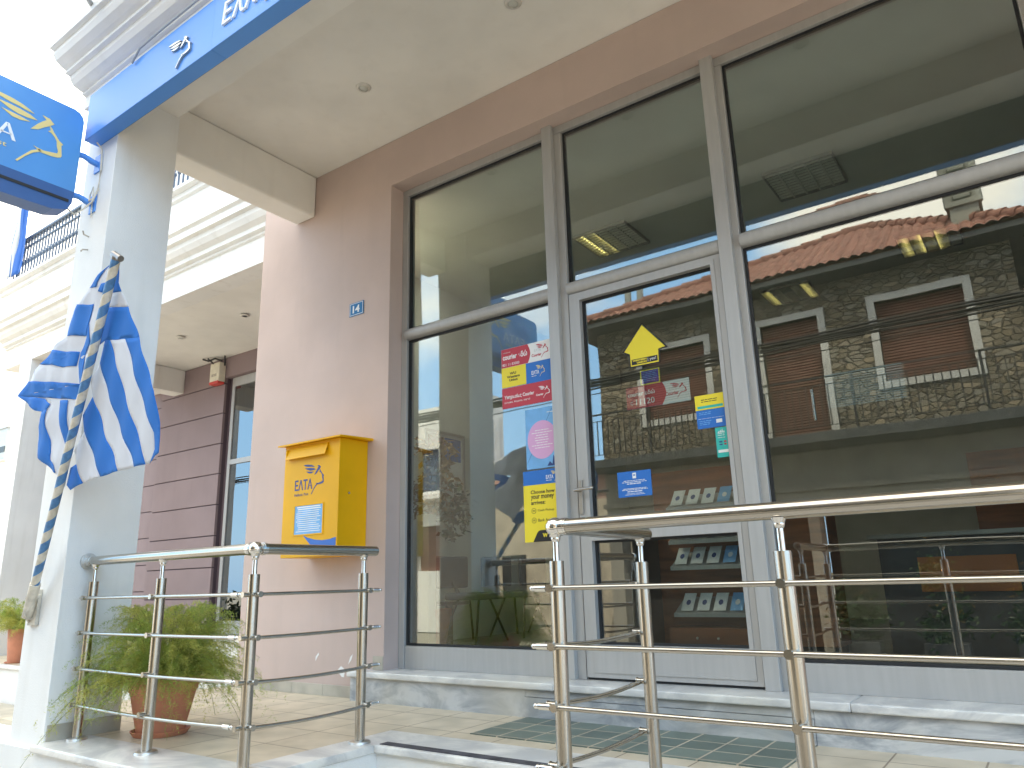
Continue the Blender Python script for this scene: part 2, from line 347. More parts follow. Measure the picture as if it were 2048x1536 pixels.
def text(bm, body, rect, plane, d, t=.001, shear=0., bold=0.):
    """lettering fitted into rect=(x0,x1,z0,z1) on the given plane, standing t proud"""
    me = text_mesh(body, shear, bold); vs = [v.co.copy() for v in me.vertices]
    ax = min(v.x for v in vs); bx = max(v.x for v in vs); ay = min(v.y for v in vs); by = max(v.y for v in vs)
    f0, f1 = mapper(plane, d, t); x0, x1, z0, z1 = rect
    nv = [bm.verts.new(f1(x0 + (v.x - ax) / (bx - ax) * (x1 - x0), z0 + (v.y - ay) / (by - ay) * (z1 - z0))) for v in vs]
    fs = []
    for p in me.polygons:
        try: fs.append(bm.faces.new([nv[i] for i in p.vertices]))
        except ValueError: pass
    r = bmesh.ops.extrude_face_region(bm, geom=fs)
    off = Vector(f0(0, 0)) - Vector(f1(0, 0))
    for g in r['geom']:
        if isinstance(g, bmesh.types.BMVert): g.co += off
    bpy.data.meshes.remove(me)
    return bm
LOGO = [
 [(-2.72,3.765),(-2.674,3.772),(-2.608,3.768),(-2.552,3.757),(-2.509,3.742),(-2.478,3.726),(-2.525,3.728),(-2.571,3.735),(-2.621,3.738),(-2.672,3.748)],
 [(-2.69,3.722),(-2.614,3.722),(-2.558,3.718),(-2.5,3.708),(-2.456,3.690),(-2.513,3.681),(-2.565,3.681),(-2.617,3.692)],
 [(-2.66,3.676),(-2.597,3.672),(-2.551,3.668),(-2.495,3.660),(-2.55,3.645),(-2.595,3.646)],
 [(-2.487,3.615),(-2.452,3.668),(-2.424,3.702),(-2.405,3.72),(-2.432,3.742),(-2.389,3.738),(-2.358,3.713),(-2.376,3.694),(-2.412,3.664),(-2.444,3.632)],
 [(-2.384,3.692),(-2.367,3.678),(-2.352,3.655),(-2.338,3.64),(-2.316,3.614),(-2.290,3.598),(-2.300,3.585),(-2.290,3.516),(-2.295,3.503),(-2.312,3.494),(-2.353,3.486),(-2.413,3.484),(-2.457,3.511),(-2.434,3.506),(-2.397,3.503),(-2.318,3.521),(-2.314,3.537),(-2.325,3.569),(-2.330,3.604),(-2.347,3.628),(-2.369,3.646),(-2.388,3.649),(-2.373,3.661)],
 [(-2.408,3.49),(-2.452,3.462),(-2.492,3.418),(-2.53,3.365),(-2.542,3.369),(-2.508,3.415),(-2.465,3.472),(-2.422,3.502)]]
def logo(bm, rect, plane, d, t=.001, only=None):
    x0, x1, z0, z1 = rect; f0, f1 = mapper(plane, d, t)
    for i, pl in enumerate(LOGO):
        if only is not None and i not in only: continue
        prism(bm, [(x0 + (a + 2.72) / .43 * (x1 - x0), z0 + (b - 3.365) / .407 * (z1 - z0)) for a, b in pl], f0, f1)
    return bm
# ------------------------------------------------------------------ ground, street, platform
GZ = -.80
def flat(name, x0, x1, y0, y1, z, m):
    bm = nb(); bm.faces.new([bm.verts.new(v) for v in ((x0, y0, z), (x1, y0, z), (x1, y1, z), (x0, y1, z))]); return obj(name, bm, m, kind='structure')
flat('ground', -300, 300, -300, 300, GZ - .03, GRYP)
flat('road', -120, 120, -8.2, -4.6, GZ - .02, ASPH)
flat('pavement', -60, 60, -4.6, 12, GZ, PAVE)
obj('kerb', box(nb(), -60, 60, -4.72, -4.6, GZ - .03, GZ + .004, .01), GMARBLE, kind='structure')
obj('far_pavement', box(nb(), -60, 60, -10, -8.2, GZ - .03, GZ + .10, .01), PAVE, kind='structure')
WL = -.17                                              # pink wall plane
bm = nb()
box(bm, -1.9, .95, -2.09, WL, GZ, -.031); box(bm, .95, 2.37, -1.22, WL, GZ, -.0312); box(bm, 2.37, 9, -2.09, WL, GZ, -.031)
obj('platform_base', bm, WHITEP, kind='structure')
bm = nb()
for a in ((-1.9, .75, -1.81, -.175), (.75, 2.57, -.915, -.175), (2.57, 9, -1.81, -.175)): box(bm, a[0], a[1], a[2], a[3], -.03, 0)
obj('platform_floor', bm, TILE, kind='structure')
obj('green_tile_floor', box(nb(), 1.203, 2.83, -.79, -.257, .0, .004), DTILE, kind='structure')
bm = nb()
box(bm, -.716, .96, -2.12, -1.812, -.034, .004, .009); box(bm, .752, .96, -1.81, -1.245, -.034, .004, .004)
box(bm, .752, 2.568, -1.243, -.917, -.034, .004, .009); box(bm, 2.36, 2.568, -1.81, -1.245, -.034, .004, .004); box(bm, 2.36, 9, -2.12, -1.812, -.034, .004, .009)
obj('marble_edging', bm, MARBLE, kind='structure', smooth=True)
obj('anti_slip_strip', box(nb(), .975, 2.35, -1.222, -1.165, .004, .0075), mat('worn_grey_strip', (.06, .06, .075), .8, var=.6, vs=14), kind='structure')
bm = nb()
for i in range(1, 5):
    z = -.16 * i; y = -1.22 - .30 * (i - 1)
    box(bm, .962, 2.358, y - .30, y - .002, GZ - .2 if i == 4 else z - .17, z - .03); box(bm, .964, 2.356, y - .32, y - .004, z - .03, z, .007)
obj('entrance_steps', bm, mat('cream_step_riser', (.60, .54, .42), .6, var=.3, vs=3), kind='structure', smooth=True)

# ------------------------------------------------------------------ post office building
B = thing('post_office_building', 'pink post office with deep porch, white corner pillar and grey glazed front', 'building', (0, 0, GZ))
bm = wallgrid(nb(), -1.73, 9, GZ, 4.36, WL, .12, [(-.06, 4.30, -.1, 3.95)])
obj('wall', bm, PINK, B)
bm = nb(); box(bm, -1.73, -1.5, .12, 8, GZ, 8.4); box(bm, 8.8, 9, .12, 8, GZ, 8.4); box(bm, -1.5, 8.8, 7.8, 8, GZ, 8.4)
obj('wall', bm, PINK, B)
obj('ceiling', box(nb(), -1.26, 9, -1.659, WL, 4.362, 4.60), CEIL, B)
obj('pillar', box(nb(), -1.125, -.722, -2.052, -1.642, GZ, 4.36, .004), WHITEP, B)
obj('pillar_skirting', box(nb(), -.721, -.708, -2.04, -1.642, .0, .085), SKIRT, B)
obj('side_beam', box(nb(), -1.25, -1.0, -1.64, WL - .002, 3.965, 4.361, .022), CEIL, B, smooth=True)
bm = nb(); box(bm, -1.125, -.722, -2.05, -1.66, 4.36, 4.60); box(bm, -.722, 9, -2.05, -1.66, 4.055, 4.60)
obj('front_beam', bm, CEIL, B)
bm = nb()
for x0, x1 in ((-1.73, -1.37), (-1.367, -1.02), (-1.017, -.67), (-.667, -.33), (-.327, -.07)): box(bm, x0, x1, WL - .012, WL - .001, .0, .078, .002)
box(bm, -.16, -.062, WL - .006, WL - .001, .2, .29)
obj('skirting', bm, SKIRT, B)
for i, s in enumerate([[(.0, 0), (.02, .03), (.035, .045), (.03, .06), (.0, .03)], [(-.03, .02), (.0, .045), (.03, .03), (.04, 0), (.035, -.03), (.01, -.028), (-.01, -.01), (-.035, 0)], [(0, 0), (.02, .05), (.045, .07), (.03, .03)]]):
    c = [(-.77, .235), (-.49, .165), (-.415, .225)][i]
    f0, f1 = mapper('F', WL, .0015); obj('paint_chip', prism(nb(), [(c[0] + a, c[1] + b) for a, b in s], f0, f1), PWHITE, B)
# cornice above the sign: a moulded profile that runs along the front and returns on the left end
prof = [(-2.05, 4.60), (-2.05, 4.07), (-2.10, 4.07), (-2.10, 4.17), (-2.125, 4.175), (-2.125, 4.195), (-2.15, 4.20), (-2.19, 4.215), (-2.215, 4.245), (-2.22, 4.27), (-2.25, 4.275), (-2.25, 4.30), (-2.28, 4.31), (-2.32, 4.335), (-2.34, 4.37), (-2.34, 4.40), (-2.37, 4.405), (-2.37, 4.49), (-2.34, 4.52), (-2.34, 4.60)]
obj('cornice', extx(nb(), prof, -1.17, 9), WHITEP, B)
obj('upper_parapet', box(nb(), -1.10, 9, -2.25, -2.10, 4.60, 4.98), WHITEP, B)
obj('parapet_coping', box(nb(), -1.20, 9, -2.36, -2.0, 4.98, 5.06, .01), GRYP, B)
bm = nb(); box(bm, -1.7, 9, -.17, 7.9, 4.62, 8.4); obj('upper_storey', bm, WHITEP, B)
# white gutter outlet under the cornice
obj('spout', tube(nb(), (-.60, -2.37, 4.46), (-.50, -2.47, 4.45), .016, 10), ALU, B)
# door sill step of grey marble
bm = nb(); box(bm, -.30, 1.19, -.252, .0, .0, .152); box(bm, 1.192, 2.828, -.256, .0, .0, .112); box(bm, 1.192, 2.828, -.252, .0, .115, .152); box(bm, 2.83, 4.6, -.252, 0, 0, .152)
s = obj('entrance_sill_base', bm, GMARBLE, B)
bm = nb(); box(bm, -.32, 1.40, -.275, .10, .155, .197, .010); box(bm, 1.401, 3.0, -.275, .10, .155, .197, .010); box(bm, 3.001, 4.7, -.275, .10, .155, .197, .010)
obj('entrance_sill', bm, MARBLE, B, smooth=True)

# ---- glazed front: outer frame, mullions, transoms, glazing beads, panes
G0, G1 = .0, .006
ZT, ZTR, ZS = 3.89, 2.675, .197
bm = nb(); box(bm, -.058, -.002, -.030, .06, ZS, 3.948, .003); box(bm, 4.192, 4.298, -.030, .06, ZS, 3.948, .003); box(bm, -.002, 4.192, -.032, .06, ZT, 3.948, .003)
obj('window_frame', bm, ALU, B)
for x0, x1 in ((1.347, 1.488), (2.553, 2.678)):
    bm = nb(); box(bm, x0, x1, -.034, .06, ZS, 3.886, .004); box(bm, x0 + .004, x0 + .084, -.075, -.034, ZS, 3.985, .004)
    obj('mullion', bm, ALU, B)
def half_round(x0, x1, z, h, y):
    pr = [(y, z - h)] + [(y - .048 * math.sin(PI * k / 10) ** .7 if 0 < k < 10 else y - .01, z - h * math.cos(PI * k / 10)) for k in range(11)] + [(y, z + h), (.05, z + h), (.05, z - h)]
    return extx(nb(), pr, x0, x1)
for x0, x1 in ((0, 1.345), (1.49, 2.552), (2.68, 4.19)): obj('transom', half_round(x0, x1, ZTR, .043, -.018), ALU, B, smooth=True)
for x0, x1, zt in ((0, 1.345, .350), (2.68, 4.19, .335)):
    f = obj('kick_panel', box(nb(), x0, x1, -.022, .04, ZS, zt, .003), ALU, B)
def pane(x0, x1, z0, z1, parent, y=0.):
    bm = nb()
    for a in ((x0, x0 + .014, z0, z1), (x1 - .014, x1, z0, z1), (x0 + .014, x1 - .014, z1 - .014, z1), (x0 + .014, x1 - .014, z0, z0 + .014)): box(bm, a[0], a[1], y - .008, y + .02, a[2], a[3])
    f = obj('gasket', bm, GASKET, parent)
    gb = box(nb(), x0 + .006, x1 - .006, y + G0, y + G1, z0 + .006, z1 - .006)
    if z0 > 2.5: bmesh.ops.rotate(gb, verts=gb.verts, cent=(x0, y, (z0 + z1) / 2), matrix=Matrix.Rotation(.023, 3, 'X')); bmesh.ops.translate(gb, verts=gb.verts, vec=(0, .008, 0))   # upper panes tilted on purpose so they mirror a strip of sky
    g = obj('window_glass', gb, GLASS, parent)
    return g
for x0, x1, z0, z1 in ((0, 1.345, .352, 2.631), (0, 1.345, 2.719, ZT - .002), (1.49, 2.552, 2.719, ZT - .002), (2.68, 4.19, .337, 2.631), (2.68, 4.19, 2.719, ZT - .002)): pane(x0, x1, z0, z1, B)
D = obj('door', wallgrid(nb(), 1.497, 2.545, .212, 2.628, -.040, .045, [(1.578, 2.486, .395, .998), (1.578, 2.486, 1.112, 2.572)]), ALU, B)
obj('door_bead', wallgrid(nb(), 1.55, 2.51, .24, 2.60, -.046, -.040, [(1.578, 2.486, .395, .998), (1.578, 2.486, 1.112, 2.572)]), ALU, D)
pane(1.578, 2.486, .395, .998, D); pane(1.578, 2.486, 1.112, 2.572, D)
obj('door_seal', box(nb(), 1.50, 2.54, -.030, .03, .199, .211), GASKET, D)
bm = nb(); box(bm, 1.503, 1.532, -.052, -.0405, 1.165, 1.375, .003); obj('lock_plate', bm, mat('worn_steel_plate', (.42, .38, .33), .4, .7), D)
bm = nb(); tube(bm, (1.517, -.052, 1.309), (1.517, -.098, 1.309), .011, 16); tube(bm, (1.50, -.098, 1.309), (1.628, -.102, 1.313), .0095, 16); ball(bm, (1.628, -.102, 1.313), .0115); obj('door_handle', bm, STEEL, D, smooth=True)

# ---- the room behind the glass
bm = nb()
def quad(bm, *p): bm.faces.new([bm.verts.new(v) for v in p])
X0, X1, Y0, Y1, Z0, Z1 = -1.49, 6.5, .121, 6.6, .19, 4.12
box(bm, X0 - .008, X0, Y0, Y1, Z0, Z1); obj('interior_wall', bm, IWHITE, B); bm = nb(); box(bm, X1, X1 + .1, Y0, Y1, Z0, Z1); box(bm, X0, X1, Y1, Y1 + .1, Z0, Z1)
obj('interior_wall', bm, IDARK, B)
obj('interior_ceiling', box(nb(), X0, X1, Y0, Y1, Z1, Z1 + .05), ICEIL, B)
obj('interior_floor', box(nb(), X0, X1, Y0, Y1, Z0 - .05, Z0), IFLOOR, B)

# ---- ceiling lamps inside
def louvre_lamp(x, y, lit, label, bright=False):
    t = thing('louvre_lamp', label, 'ceiling lamp', (x, y, Z1), 'square louvred lamps on the office ceiling'); h = .29
    bm = nb(); z0, z1 = Z1 - .034, Z1 - .002
    for a in ((-h, h, -h, -h + .012), (-h, h, h - .012, h), (-h, -h + .012, -h + .012, h - .012), (h - .012, h, -h + .012, h - .012)): box(bm, x + a[0], x + a[1], y + a[2], y + a[3], z0, z1)
    obj('lamp_housing', bm, ALU, t)
    bm = nb(); mir = MIRROR
    if bright:  # bare strong tubes, only for the added unseen fill lamp
        for k in range(4):
            xx = x - h + .075 + k * .143; obj('tube', tube(nb(), (xx, y - h + .03, z1 - .022), (xx, y + h - .03, z1 - .022), .013, 10), TUBEFILL, t)
        bm.free(); return t
    obj('dark_backplate', box(nb(), x - h + .013, x + h - .013, y - h + .013, y + h - .013, z1 - .001, z1 + .001), BLACKM, t)  # black plate, puts the shade inside the louvre cells into the colour
    for k in range(1, 5): box(bm, x - h + .012 + k * .113 - .007, x - h + .012 + k * .113 + .007, y - h + .013, y + h - .013, z0 + .004, z1 - .01)
    obj('louvre', bm, mir, t)
    bm = nb()
    for k in range(1, 11):
        yy = y - h + .012 + k * .0515; pr = [(yy - .004, z0 + .005), (yy + .004, z0 + .005), (yy + .007, z0 + .024), (yy - .007, z0 + .024)]; extx(bm, pr, x - h + .013, x + h - .013)
    obj('louvre', bm, mir, t)
    for k in range(4):
        xx = x - h + .075 + k * .143; obj('tube', tube(nb(), (xx, y - h + .03, z1 - .004), (xx, y + h - .03, z1 - .004), .008, 10), TUBEL if k in lit else TUBED, t)
    return t
MIRROR = mat('white_louvre', (.80, .80, .76), .35); TUBEL = emis('lit_tube', (1, .80, .30), 2.2); TUBEFILL = emis('added_fill_tube', (1, .98, .93), 75); TUBED = mat('unlit_tube', (.6, .62, .6), .3)
louvre_lamp(.74, 2.17, (0, 1), 'louvred lamp over the door pane with yellow glow in its cells')
louvre_lamp(2.65, 2.15, (), 'unlit louvred lamp nearest the large upper right pane')
louvre_lamp(1.75, 4.9, (0, 3), 'louvred lamp seen above the yellow arrow in the door glass')
louvre_lamp(3.35, 4.3, (0, 1, 2), 'louvred lamp with golden cells seen through the large lower right pane')

louvre_lamp(-1.19, .42, (), 'unseen bare-tubed fill lamp added behind the pink wall to brighten the office', True)  # extra lamp, out of view, added to light the left part of the office
# ------------------------------------------------------------------ porch downlights
def downlight(x, y, z, label, dark=False, grp='round downlights in the porch ceilings'):
    t = thing('downlight', label, 'downlight', (x, y, z), grp)
    obj('rim', lathe(nb(), (x, y, z), [(.034, -.004), (.036, -.013), (.046, -.012), (.056, -.004), (.057, -.0005)]), DROP, t, smooth=True)
    obj('lens', ball(nb(), (x, y, z - .002), .034, (1, 1, .35)), GASKET if dark else FROST, t, smooth=True)
downlight(.269, -.805, 4.362, 'round downlight in the porch ceiling, nearer the white side beam')
downlight(1.644, -.81, 4.362, 'round downlight in the porch ceiling at the top edge of the photo')
downlight(3.02, -.81, 4.362, 'round downlight in the porch ceiling mirrored in the big right pane')
downlight(-3.93, 1.16, 4.10, 'dark open downlight in the neighbouring porch ceiling', True)
downlight(-5.31, 1.13, 4.10, 'pale downlight in the neighbouring porch ceiling, farther from the pink wall')

# ------------------------------------------------------------------ fascia sign
S = thing('fascia_sign', 'long blue fascia sign with white Greek lettering over the porch', 'sign', (0, -2.05, 3.715))
obj('sign_box', box(nb(), -.975, .486, -2.150, -2.054, 3.717, 4.068, .004), BLUEF, S); obj('sign_box', box(nb(), .490, 7.5, -2.154, -2.054, 3.713, 4.072, .004), BLUEF, S)
obj('back_panel', box(nb(), -.97, 7.5, -2.0535, -2.0515, 3.72, 4.054), mat('grey_sheet_back', (.13, .14, .14), .6), S)
obj('lettering', text(nb(), 'Ελληνικά Ταχυδρομεία', (.594, 2.50, 3.775, 3.965), 'F', -2.154, .012, shear=.12), WHITE, S)
obj('head_emblem', logo(nb(), (.03, .275, 3.755, 3.955), 'F', -2.15, .012), SILVER, S)
bm = nb(); pathtube(bm, [(-.40, -2.165, 4.045), (-.30, -2.175, 4.10)] + [(x * .5, -2.18, 4.105 + .01 * math.sin(x)) for x in range(0, 15)], .007, 8); tag(obj('cable', bm, mat('grey_conduit', (.35, .36, .38), .5), smooth=True), 'thin grey cable running along the top edge of the blue fascia sign', 'cable')

# ------------------------------------------------------------------ projecting light box
S = thing('projecting_sign', 'blue projecting sign box with gold winged head and white letters', 'sign', (-.98, -2.2, 3.2))
def rr(y0, y1, z0, z1, r):
    pts = []
    for cy, cz, a0 in ((y1 - r, z1 - r, 0), (y0 + r, z1 - r, 90), (y0 + r, z0 + r, 180), (y1 - r, z0 + r, 270)):
        for k in range(7):
            a = math.radians(a0 + 15 * k); pts.append((cy + r * math.cos(a), cz + r * math.sin(a)))
    return pts
f0 = lambda u, v: (-.93, u, v); f1 = lambda u, v: (-1.06, u, v)
pts = [(-2.183, 3.30), (-2.183, 3.82), (-2.192, 3.852), (-2.215, 3.877), (-2.25, 3.888), (-3.20, 3.888), (-3.235, 3.877), (-3.258, 3.852), (-3.267, 3.82), (-3.267, 3.30)]
obj('sign_face', prism(nb(), pts, f0, f1), BLUE, S)
f0 = lambda u, v: (-.926, u, v); f1 = lambda u, v: (-1.064, u, v)
obj('sign_trim', prism(nb(), [(-2.188, 3.299), (-2.192, 3.22), (-2.215, 3.165), (-2.30, 3.135), (-2.5, 3.128), (-2.95, 3.128), (-3.15, 3.135), (-3.235, 3.165), (-3.262, 3.22), (-3.265, 3.299)], f0, f1), BLUED, S)
obj('trim_groove', box(nb(), -.9245, -.922, -3.24, -2.215, 3.215, 3.235), GASKET, S)
obj('head_emblem', logo(nb(), (-2.72, -2.29, 3.365, 3.772), 'S', -.93, .003), GOLD, S)
obj('lettering', text(nb(), 'ΕΛΤΑ', (-2.98, -2.555, 3.487, 3.592), 'S', -.93, .003, bold=.012), WHITE, S)
obj('lettering', text(nb(), 'Hellenic Post', (-2.98, -2.60, 3.43, 3.462), 'S', -.93, .003), GOLD, S)
obj('lettering', text(nb(), 'ΕΛΤΑ', (2.66, 2.98, 3.50, 3.592), 'W', -1.06, .003, bold=.012), WHITE, S)
for z in (3.60, 3.30):
    bm = nb(); pathtube(bm, [(-.975, -2.19, z), (-.97, -2.14, z + .005), (-.955, -2.09, z - .02), (-.945, -2.056, z - .03)], .020, 10); obj('bracket', bm, BLUEF, S, smooth=True)
    obj('mounting_plate', box(nb(), -.985, -.905, -2.062, -2.053, z - .09, z + .04, .002), BLUEF, S)
bm = nb(); pathtube(bm, [(-.90, -2.10, 3.70), (-.885, -2.07, 3.66), (-.882, -2.062, 3.5), (-.885, -2.062, 3.36), (-.91, -2.08, 3.27), (-.95, -2.11, 3.22), (-.97, -2.15, 3.17), (-.98, -2.20, 3.20)], .006, 8)
pathtube(bm, [(-.90, -2.07, 3.31), (-.93, -2.09, 3.28), (-.96, -2.075, 3.34), (-.95, -2.065, 3.40), (-.925, -2.07, 3.30), (-.93, -2.068, 3.22), (-.925, -2.066, 3.17)], .005, 8)
tag(obj('cable', bm, PCRM, smooth=True), 'loose cream cable looping from the projecting sign down the pillar', 'cable')
for x, z, dz in ((-.940, 3.04, .02), (-.93, 2.945, -.03)):
    bm = nb(); pathtube(bm, [(x - .01, -2.053, z), (x - .012, -2.085, z + dz * .3), (x + .005, -2.10, z + dz)], .005, 8)
    tag(obj('wall_hook', bm, STEEL, smooth=True), ('upper' if dz > 0 else 'lower') + ' small metal hook on the white pillar above the flag', 'hook')

# ------------------------------------------------------------------ post box
P = thing('post_box', 'yellow wall-mounted post box with blue winged head emblem', 'post box', (-.57, WL, 1.0))
BX0, BX1, BYF = -.885, -.262, -.450
pr = [(WL - .001, .99), (WL - .001, 1.835), (BYF, 1.835), (BYF, 1.055), (BYF + .0, .985)]
bm = nb(); box(bm, BX0, BX1, BYF, WL - .001, .985, 1.832, .004); obj('body', bm, YELLOW, P)
bm = nb(); pr = [(-.502, 1.826), (-.502, 1.838), (WL - .001, 1.852), (WL - .001, 1.834), (-.45, 1.833)]; extx(bm, pr, -.915, -.205); obj('lid', bm, YELLOW, P)
bm = nb(); pr = [(BYF - .001, 1.806), (BYF - .001, 1.80), (BYF - .033, 1.72), (BYF - .037, 1.721), (BYF - .005, 1.812)]; extx(bm, pr, -.838, -.385)
box(bm, -.838, -.832, BYF - .03, BYF - .001, 1.725, 1.80); obj('letter_flap', bm, YELLOW, P)
obj('letter_slot', box(nb(), -.82, -.40, BYF - .002, BYF + .0, 1.755, 1.79), BLK, P)
obj('head_emblem', logo(nb(), (-.662, -.425, 1.438, 1.668), 'F', BYF, .0012), NAVY, P)
obj('lettering', text(nb(), 'ΕΛΤΑ', (-.752, -.552, 1.478, 1.557), 'F', BYF, .0012, bold=.02), NAVY, P)
obj('lettering', text(nb(), 'Hellenic Post', (-.752, -.592, 1.435, 1.456), 'F', BYF, .0012), NAVY, P)
bm = nb()
for a in ((-.745, -.735, 1.14, 1.37), (-.424, -.414, 1.14, 1.37), (-.735, -.424, 1.36, 1.37), (-.735, -.424, 1.14, 1.15)): box(bm, a[0], a[1], BYF - .005, BYF - .0005, a[2], a[3])
obj('card_frame', bm, YELLOW, P)
cdp = obj('notice_card', card(nb(), (-.735, -.424, 1.15, 1.36), 'F', BYF - .0005, .002), LBLUE, P)
bm = nb()
for k in range(13): card(bm, (-.72 + random.uniform(0, .03), -.44 - random.uniform(0, .05), 1.345 - k * .0148, 1.350 - k * .0148 + (.003 if k < 2 else 0)), 'F', BYF - .0026, .0005)
obj('print', bm, PWHITE, cdp)
f0, f1 = mapper('F', BYF, .0015)
obj('swoosh', prism(nb(), [(-.635, 1.142), (-.58, 1.122), (-.50, 1.104), (-.42, 1.096), (-.34, 1.10), (-.275, 1.112), (-.275, 1.045), (-.52, 1.045), (-.56, 1.08)], f0, f1), WBLUE, P)
bm = nb(); tube(bm, (BX1 - .001, -.35, 1.43), (BX1 + .004, -.35, 1.43), .008, 14); obj('lock', bm, STEEL, P)

# number plate
NPL = thing('house_number_plate', 'small blue enamel house number plate reading 14 on the pink wall', 'number plate', (-.43, WL, 2.95))
obj('plate', box(nb(), -.512, -.348, WL - .006, WL - .001, 2.900, 3.014, .002), mat('enamel_blue', (.02, .17, .38), .6, spec=.25), NPL)
bm = nb()
for a in ((-.505, -.355, 2.906, 2.910), (-.505, -.355, 3.004, 3.008), (-.505, -.501, 2.91, 3.004), (-.359, -.355, 2.91, 3.004)): card(bm, a, 'F', WL - .006, .0008)
text(bm, '14', (-.472, -.392, 2.925, 2.988), 'F', WL - .006, .0008, bold=.03); obj('lettering', bm, PWHITE, NPL)

# ------------------------------------------------------------------ stainless railings
RAILG = 'stainless steel railings of the entrance platform'
HB = (.7455, .558, .371, .186)
def post(par, x, y, lean=0.):
    bm = nb(); tube(bm, (x, y, .012), (x, y, .835), .0255, 28); p = obj('post', bm, STEEL, par, smooth=True)
    bm = nb(); tube(bm, (x, y, .835), (x, y, .912), .0105, 18); ball(bm, (x, y, .912), .017, seg=16); tube(bm, (x, y, .908), (x, y, .930), .014, 16, .024); obj('post_neck', bm, STEELP, p, smooth=True)
    bm = nb(); lathe(bm, (x, y, .004), [(.0, .014), (.040, .014), (.052, .010), (.056, .0)]); obj('base_cover', bm, mat_cover, p, smooth=True)
    return p
mat_cover = steel('base_cover_steel', (.60, .59, .57), .4)
def bar(par, a, b, capb=True, capa=True, sag=.0):
    a, b = Vector(a), Vector(b); n = 10
    pts = [a.lerp(b, k / n) - Vector((0, 0, sag * math.sin(PI * k / n))) for k in range(n + 1)]
    bm = nb(); pathtube(bm, pts, .0083, 14); o = obj('bar', bm, STEEL, par, smooth=True)
    d = (b - a).normalized()
    for e, s, c in ((a, -1, capa), (b, 1, capb)):
        if c:
            bm = nb(); tube(bm, e - s * d * .045, e, .0112, 16); tube(bm, e, e + s * d * .008, .007, 12); ball(bm, e + s * d * .012, .0095, seg=14); obj('end_cap', bm, STEELP, o, smooth=True)
    return o
def clip(par, p, n, off=.0):
    """round clamp that joins a bar to a post; n points away from the post"""
    p, n = Vector(p), Vector(n); bm = nb(); tube(bm, p - n * .014, p + n * .017, .0115, 18); tube(bm, p + n * .017, p + n * .020, .0135, 18); obj('bar_clamp', bm, STEEL, par, smooth=True)
def railing(name, label, posts, hand, bars, knobs, flange=None):
    t = thing('stair_railing', label, 'railing', (*posts[0], 0), RAILG)
    ps = [post(t, *p) for p in posts]
    for i, (a, b) in enumerate(hand): 
        bm = nb(); tube(bm, (*a, .95), (*b, .95), .0258, 32); obj('handrail', bm, STEEL, t, smooth=True)
        d = (Vector((*b, 0)) - Vector((*a, 0))).normalized()
    for k, (x, y) in enumerate(knobs):
        bm = nb(); ball(bm, (x, y, .95), .0335, seg=32); obj('corner_ball', bm, STEELP, t, smooth=True)
        for a, b in hand:
            for e, f in ((a, b), (b, a)):
                if (Vector(e) - Vector((x, y))).length < .04:
                    d = (Vector((*f, 0)) - Vector((*e, 0))).normalized(); c = Vector((x, y, .95)); bm = nb(); tube(bm, c + d * .026, c + d * .052, .0285, 32); tube(bm, c + d * .034, c + d * .044, .0300, 32); obj('collar', bm, STEELP, t, smooth=True)
    for a, b, ca, cb, z, sag in bars: bar(t, (*a, z), (*b, z), cb, ca, sag)
    return t, ps
yr = -1.925; yb = yr - .038
lb = []
for i, z in enumerate(HB):
    lb.append(((-.665, yb), (.80, yb), True, True, z, (.0, .002, .006, .012)[i])); lb.append(((.895, yb + .01), (.895, -1.17), False, True, z, (.0, .004, .010, .014)[i]))
LR, ps = railing('l', 'left steel railing in front of the potted fern, fixed to the white pillar', [(-.625, yr), (.08, yr), (.857, yr), (.857, -1.245)],
    [((-.712, yr), (.857, yr)), ((.857, yr), (.857, -1.16))], lb, [(.857, yr)])
for p, (x, y) in zip(ps, ((-.625, yr), (.08, yr), (.857, yr))):
    for z in HB: clip(p, (x, yb, z), (0, -1, 0))
for p, y in ((ps[2], yr), (ps[3], -1.245)):
    for z in HB: clip(p, (.895, y, z), (1, 0, 0))
bm = nb(); tube(bm, (-.7215, yr, .95), (-.708, yr, .95), .046, 32); tube(bm, (-.708, yr, .95), (-.700, yr, .95), .042, 32); tube(bm, (-.700, yr, .95), (-.665, yr, .95), .031, 32); obj('wall_flange', bm, mat_cover, LR, smooth=True)
bm = nb(); ball(bm, (.857, -1.160, .95), .0255, (1, .35, 1)); obj('handrail_cap', bm, STEEL, LR, smooth=True)
yq = -1.875; rb = []
for i, z in enumerate(HB):
    rb.append(((2.405, yq - .038), (6.4, yq - .038), True, False, z, .0)); rb.append(((2.435, yq + .015), (2.435, -1.185), True, False, z, (.0, .012, .014, .012)[i]))
RR, ps = railing('r', 'right steel railing running past the photo edge in front of the door', [(2.472, yq), (3.24, yq), (4.02, yq), (4.8, yq), (5.6, yq), (2.472, -1.215)],
    [((2.472, yq), (6.4, yq)), ((2.472, yq), (2.472, -1.15))], rb, [(2.472, yq)])
for p, (x, y) in zip(ps[:5], ((2.472, yq), (3.24, yq), (4.02, yq), (4.8, yq), (5.6, yq))):
    for z in HB: clip(p, (x - .0, yq - .038, z), (0, -1, 0))
for p, y in ((ps[0], yq), (ps[5], -1.215)):
    for z in HB: clip(p, (2.435, y, z), (-1, 0, 0))
bm = nb(); ball(bm, (2.472, -1.15, .95), .0255, (1, .35, 1)); obj('handrail_cap', bm, STEEL, RR, smooth=True)
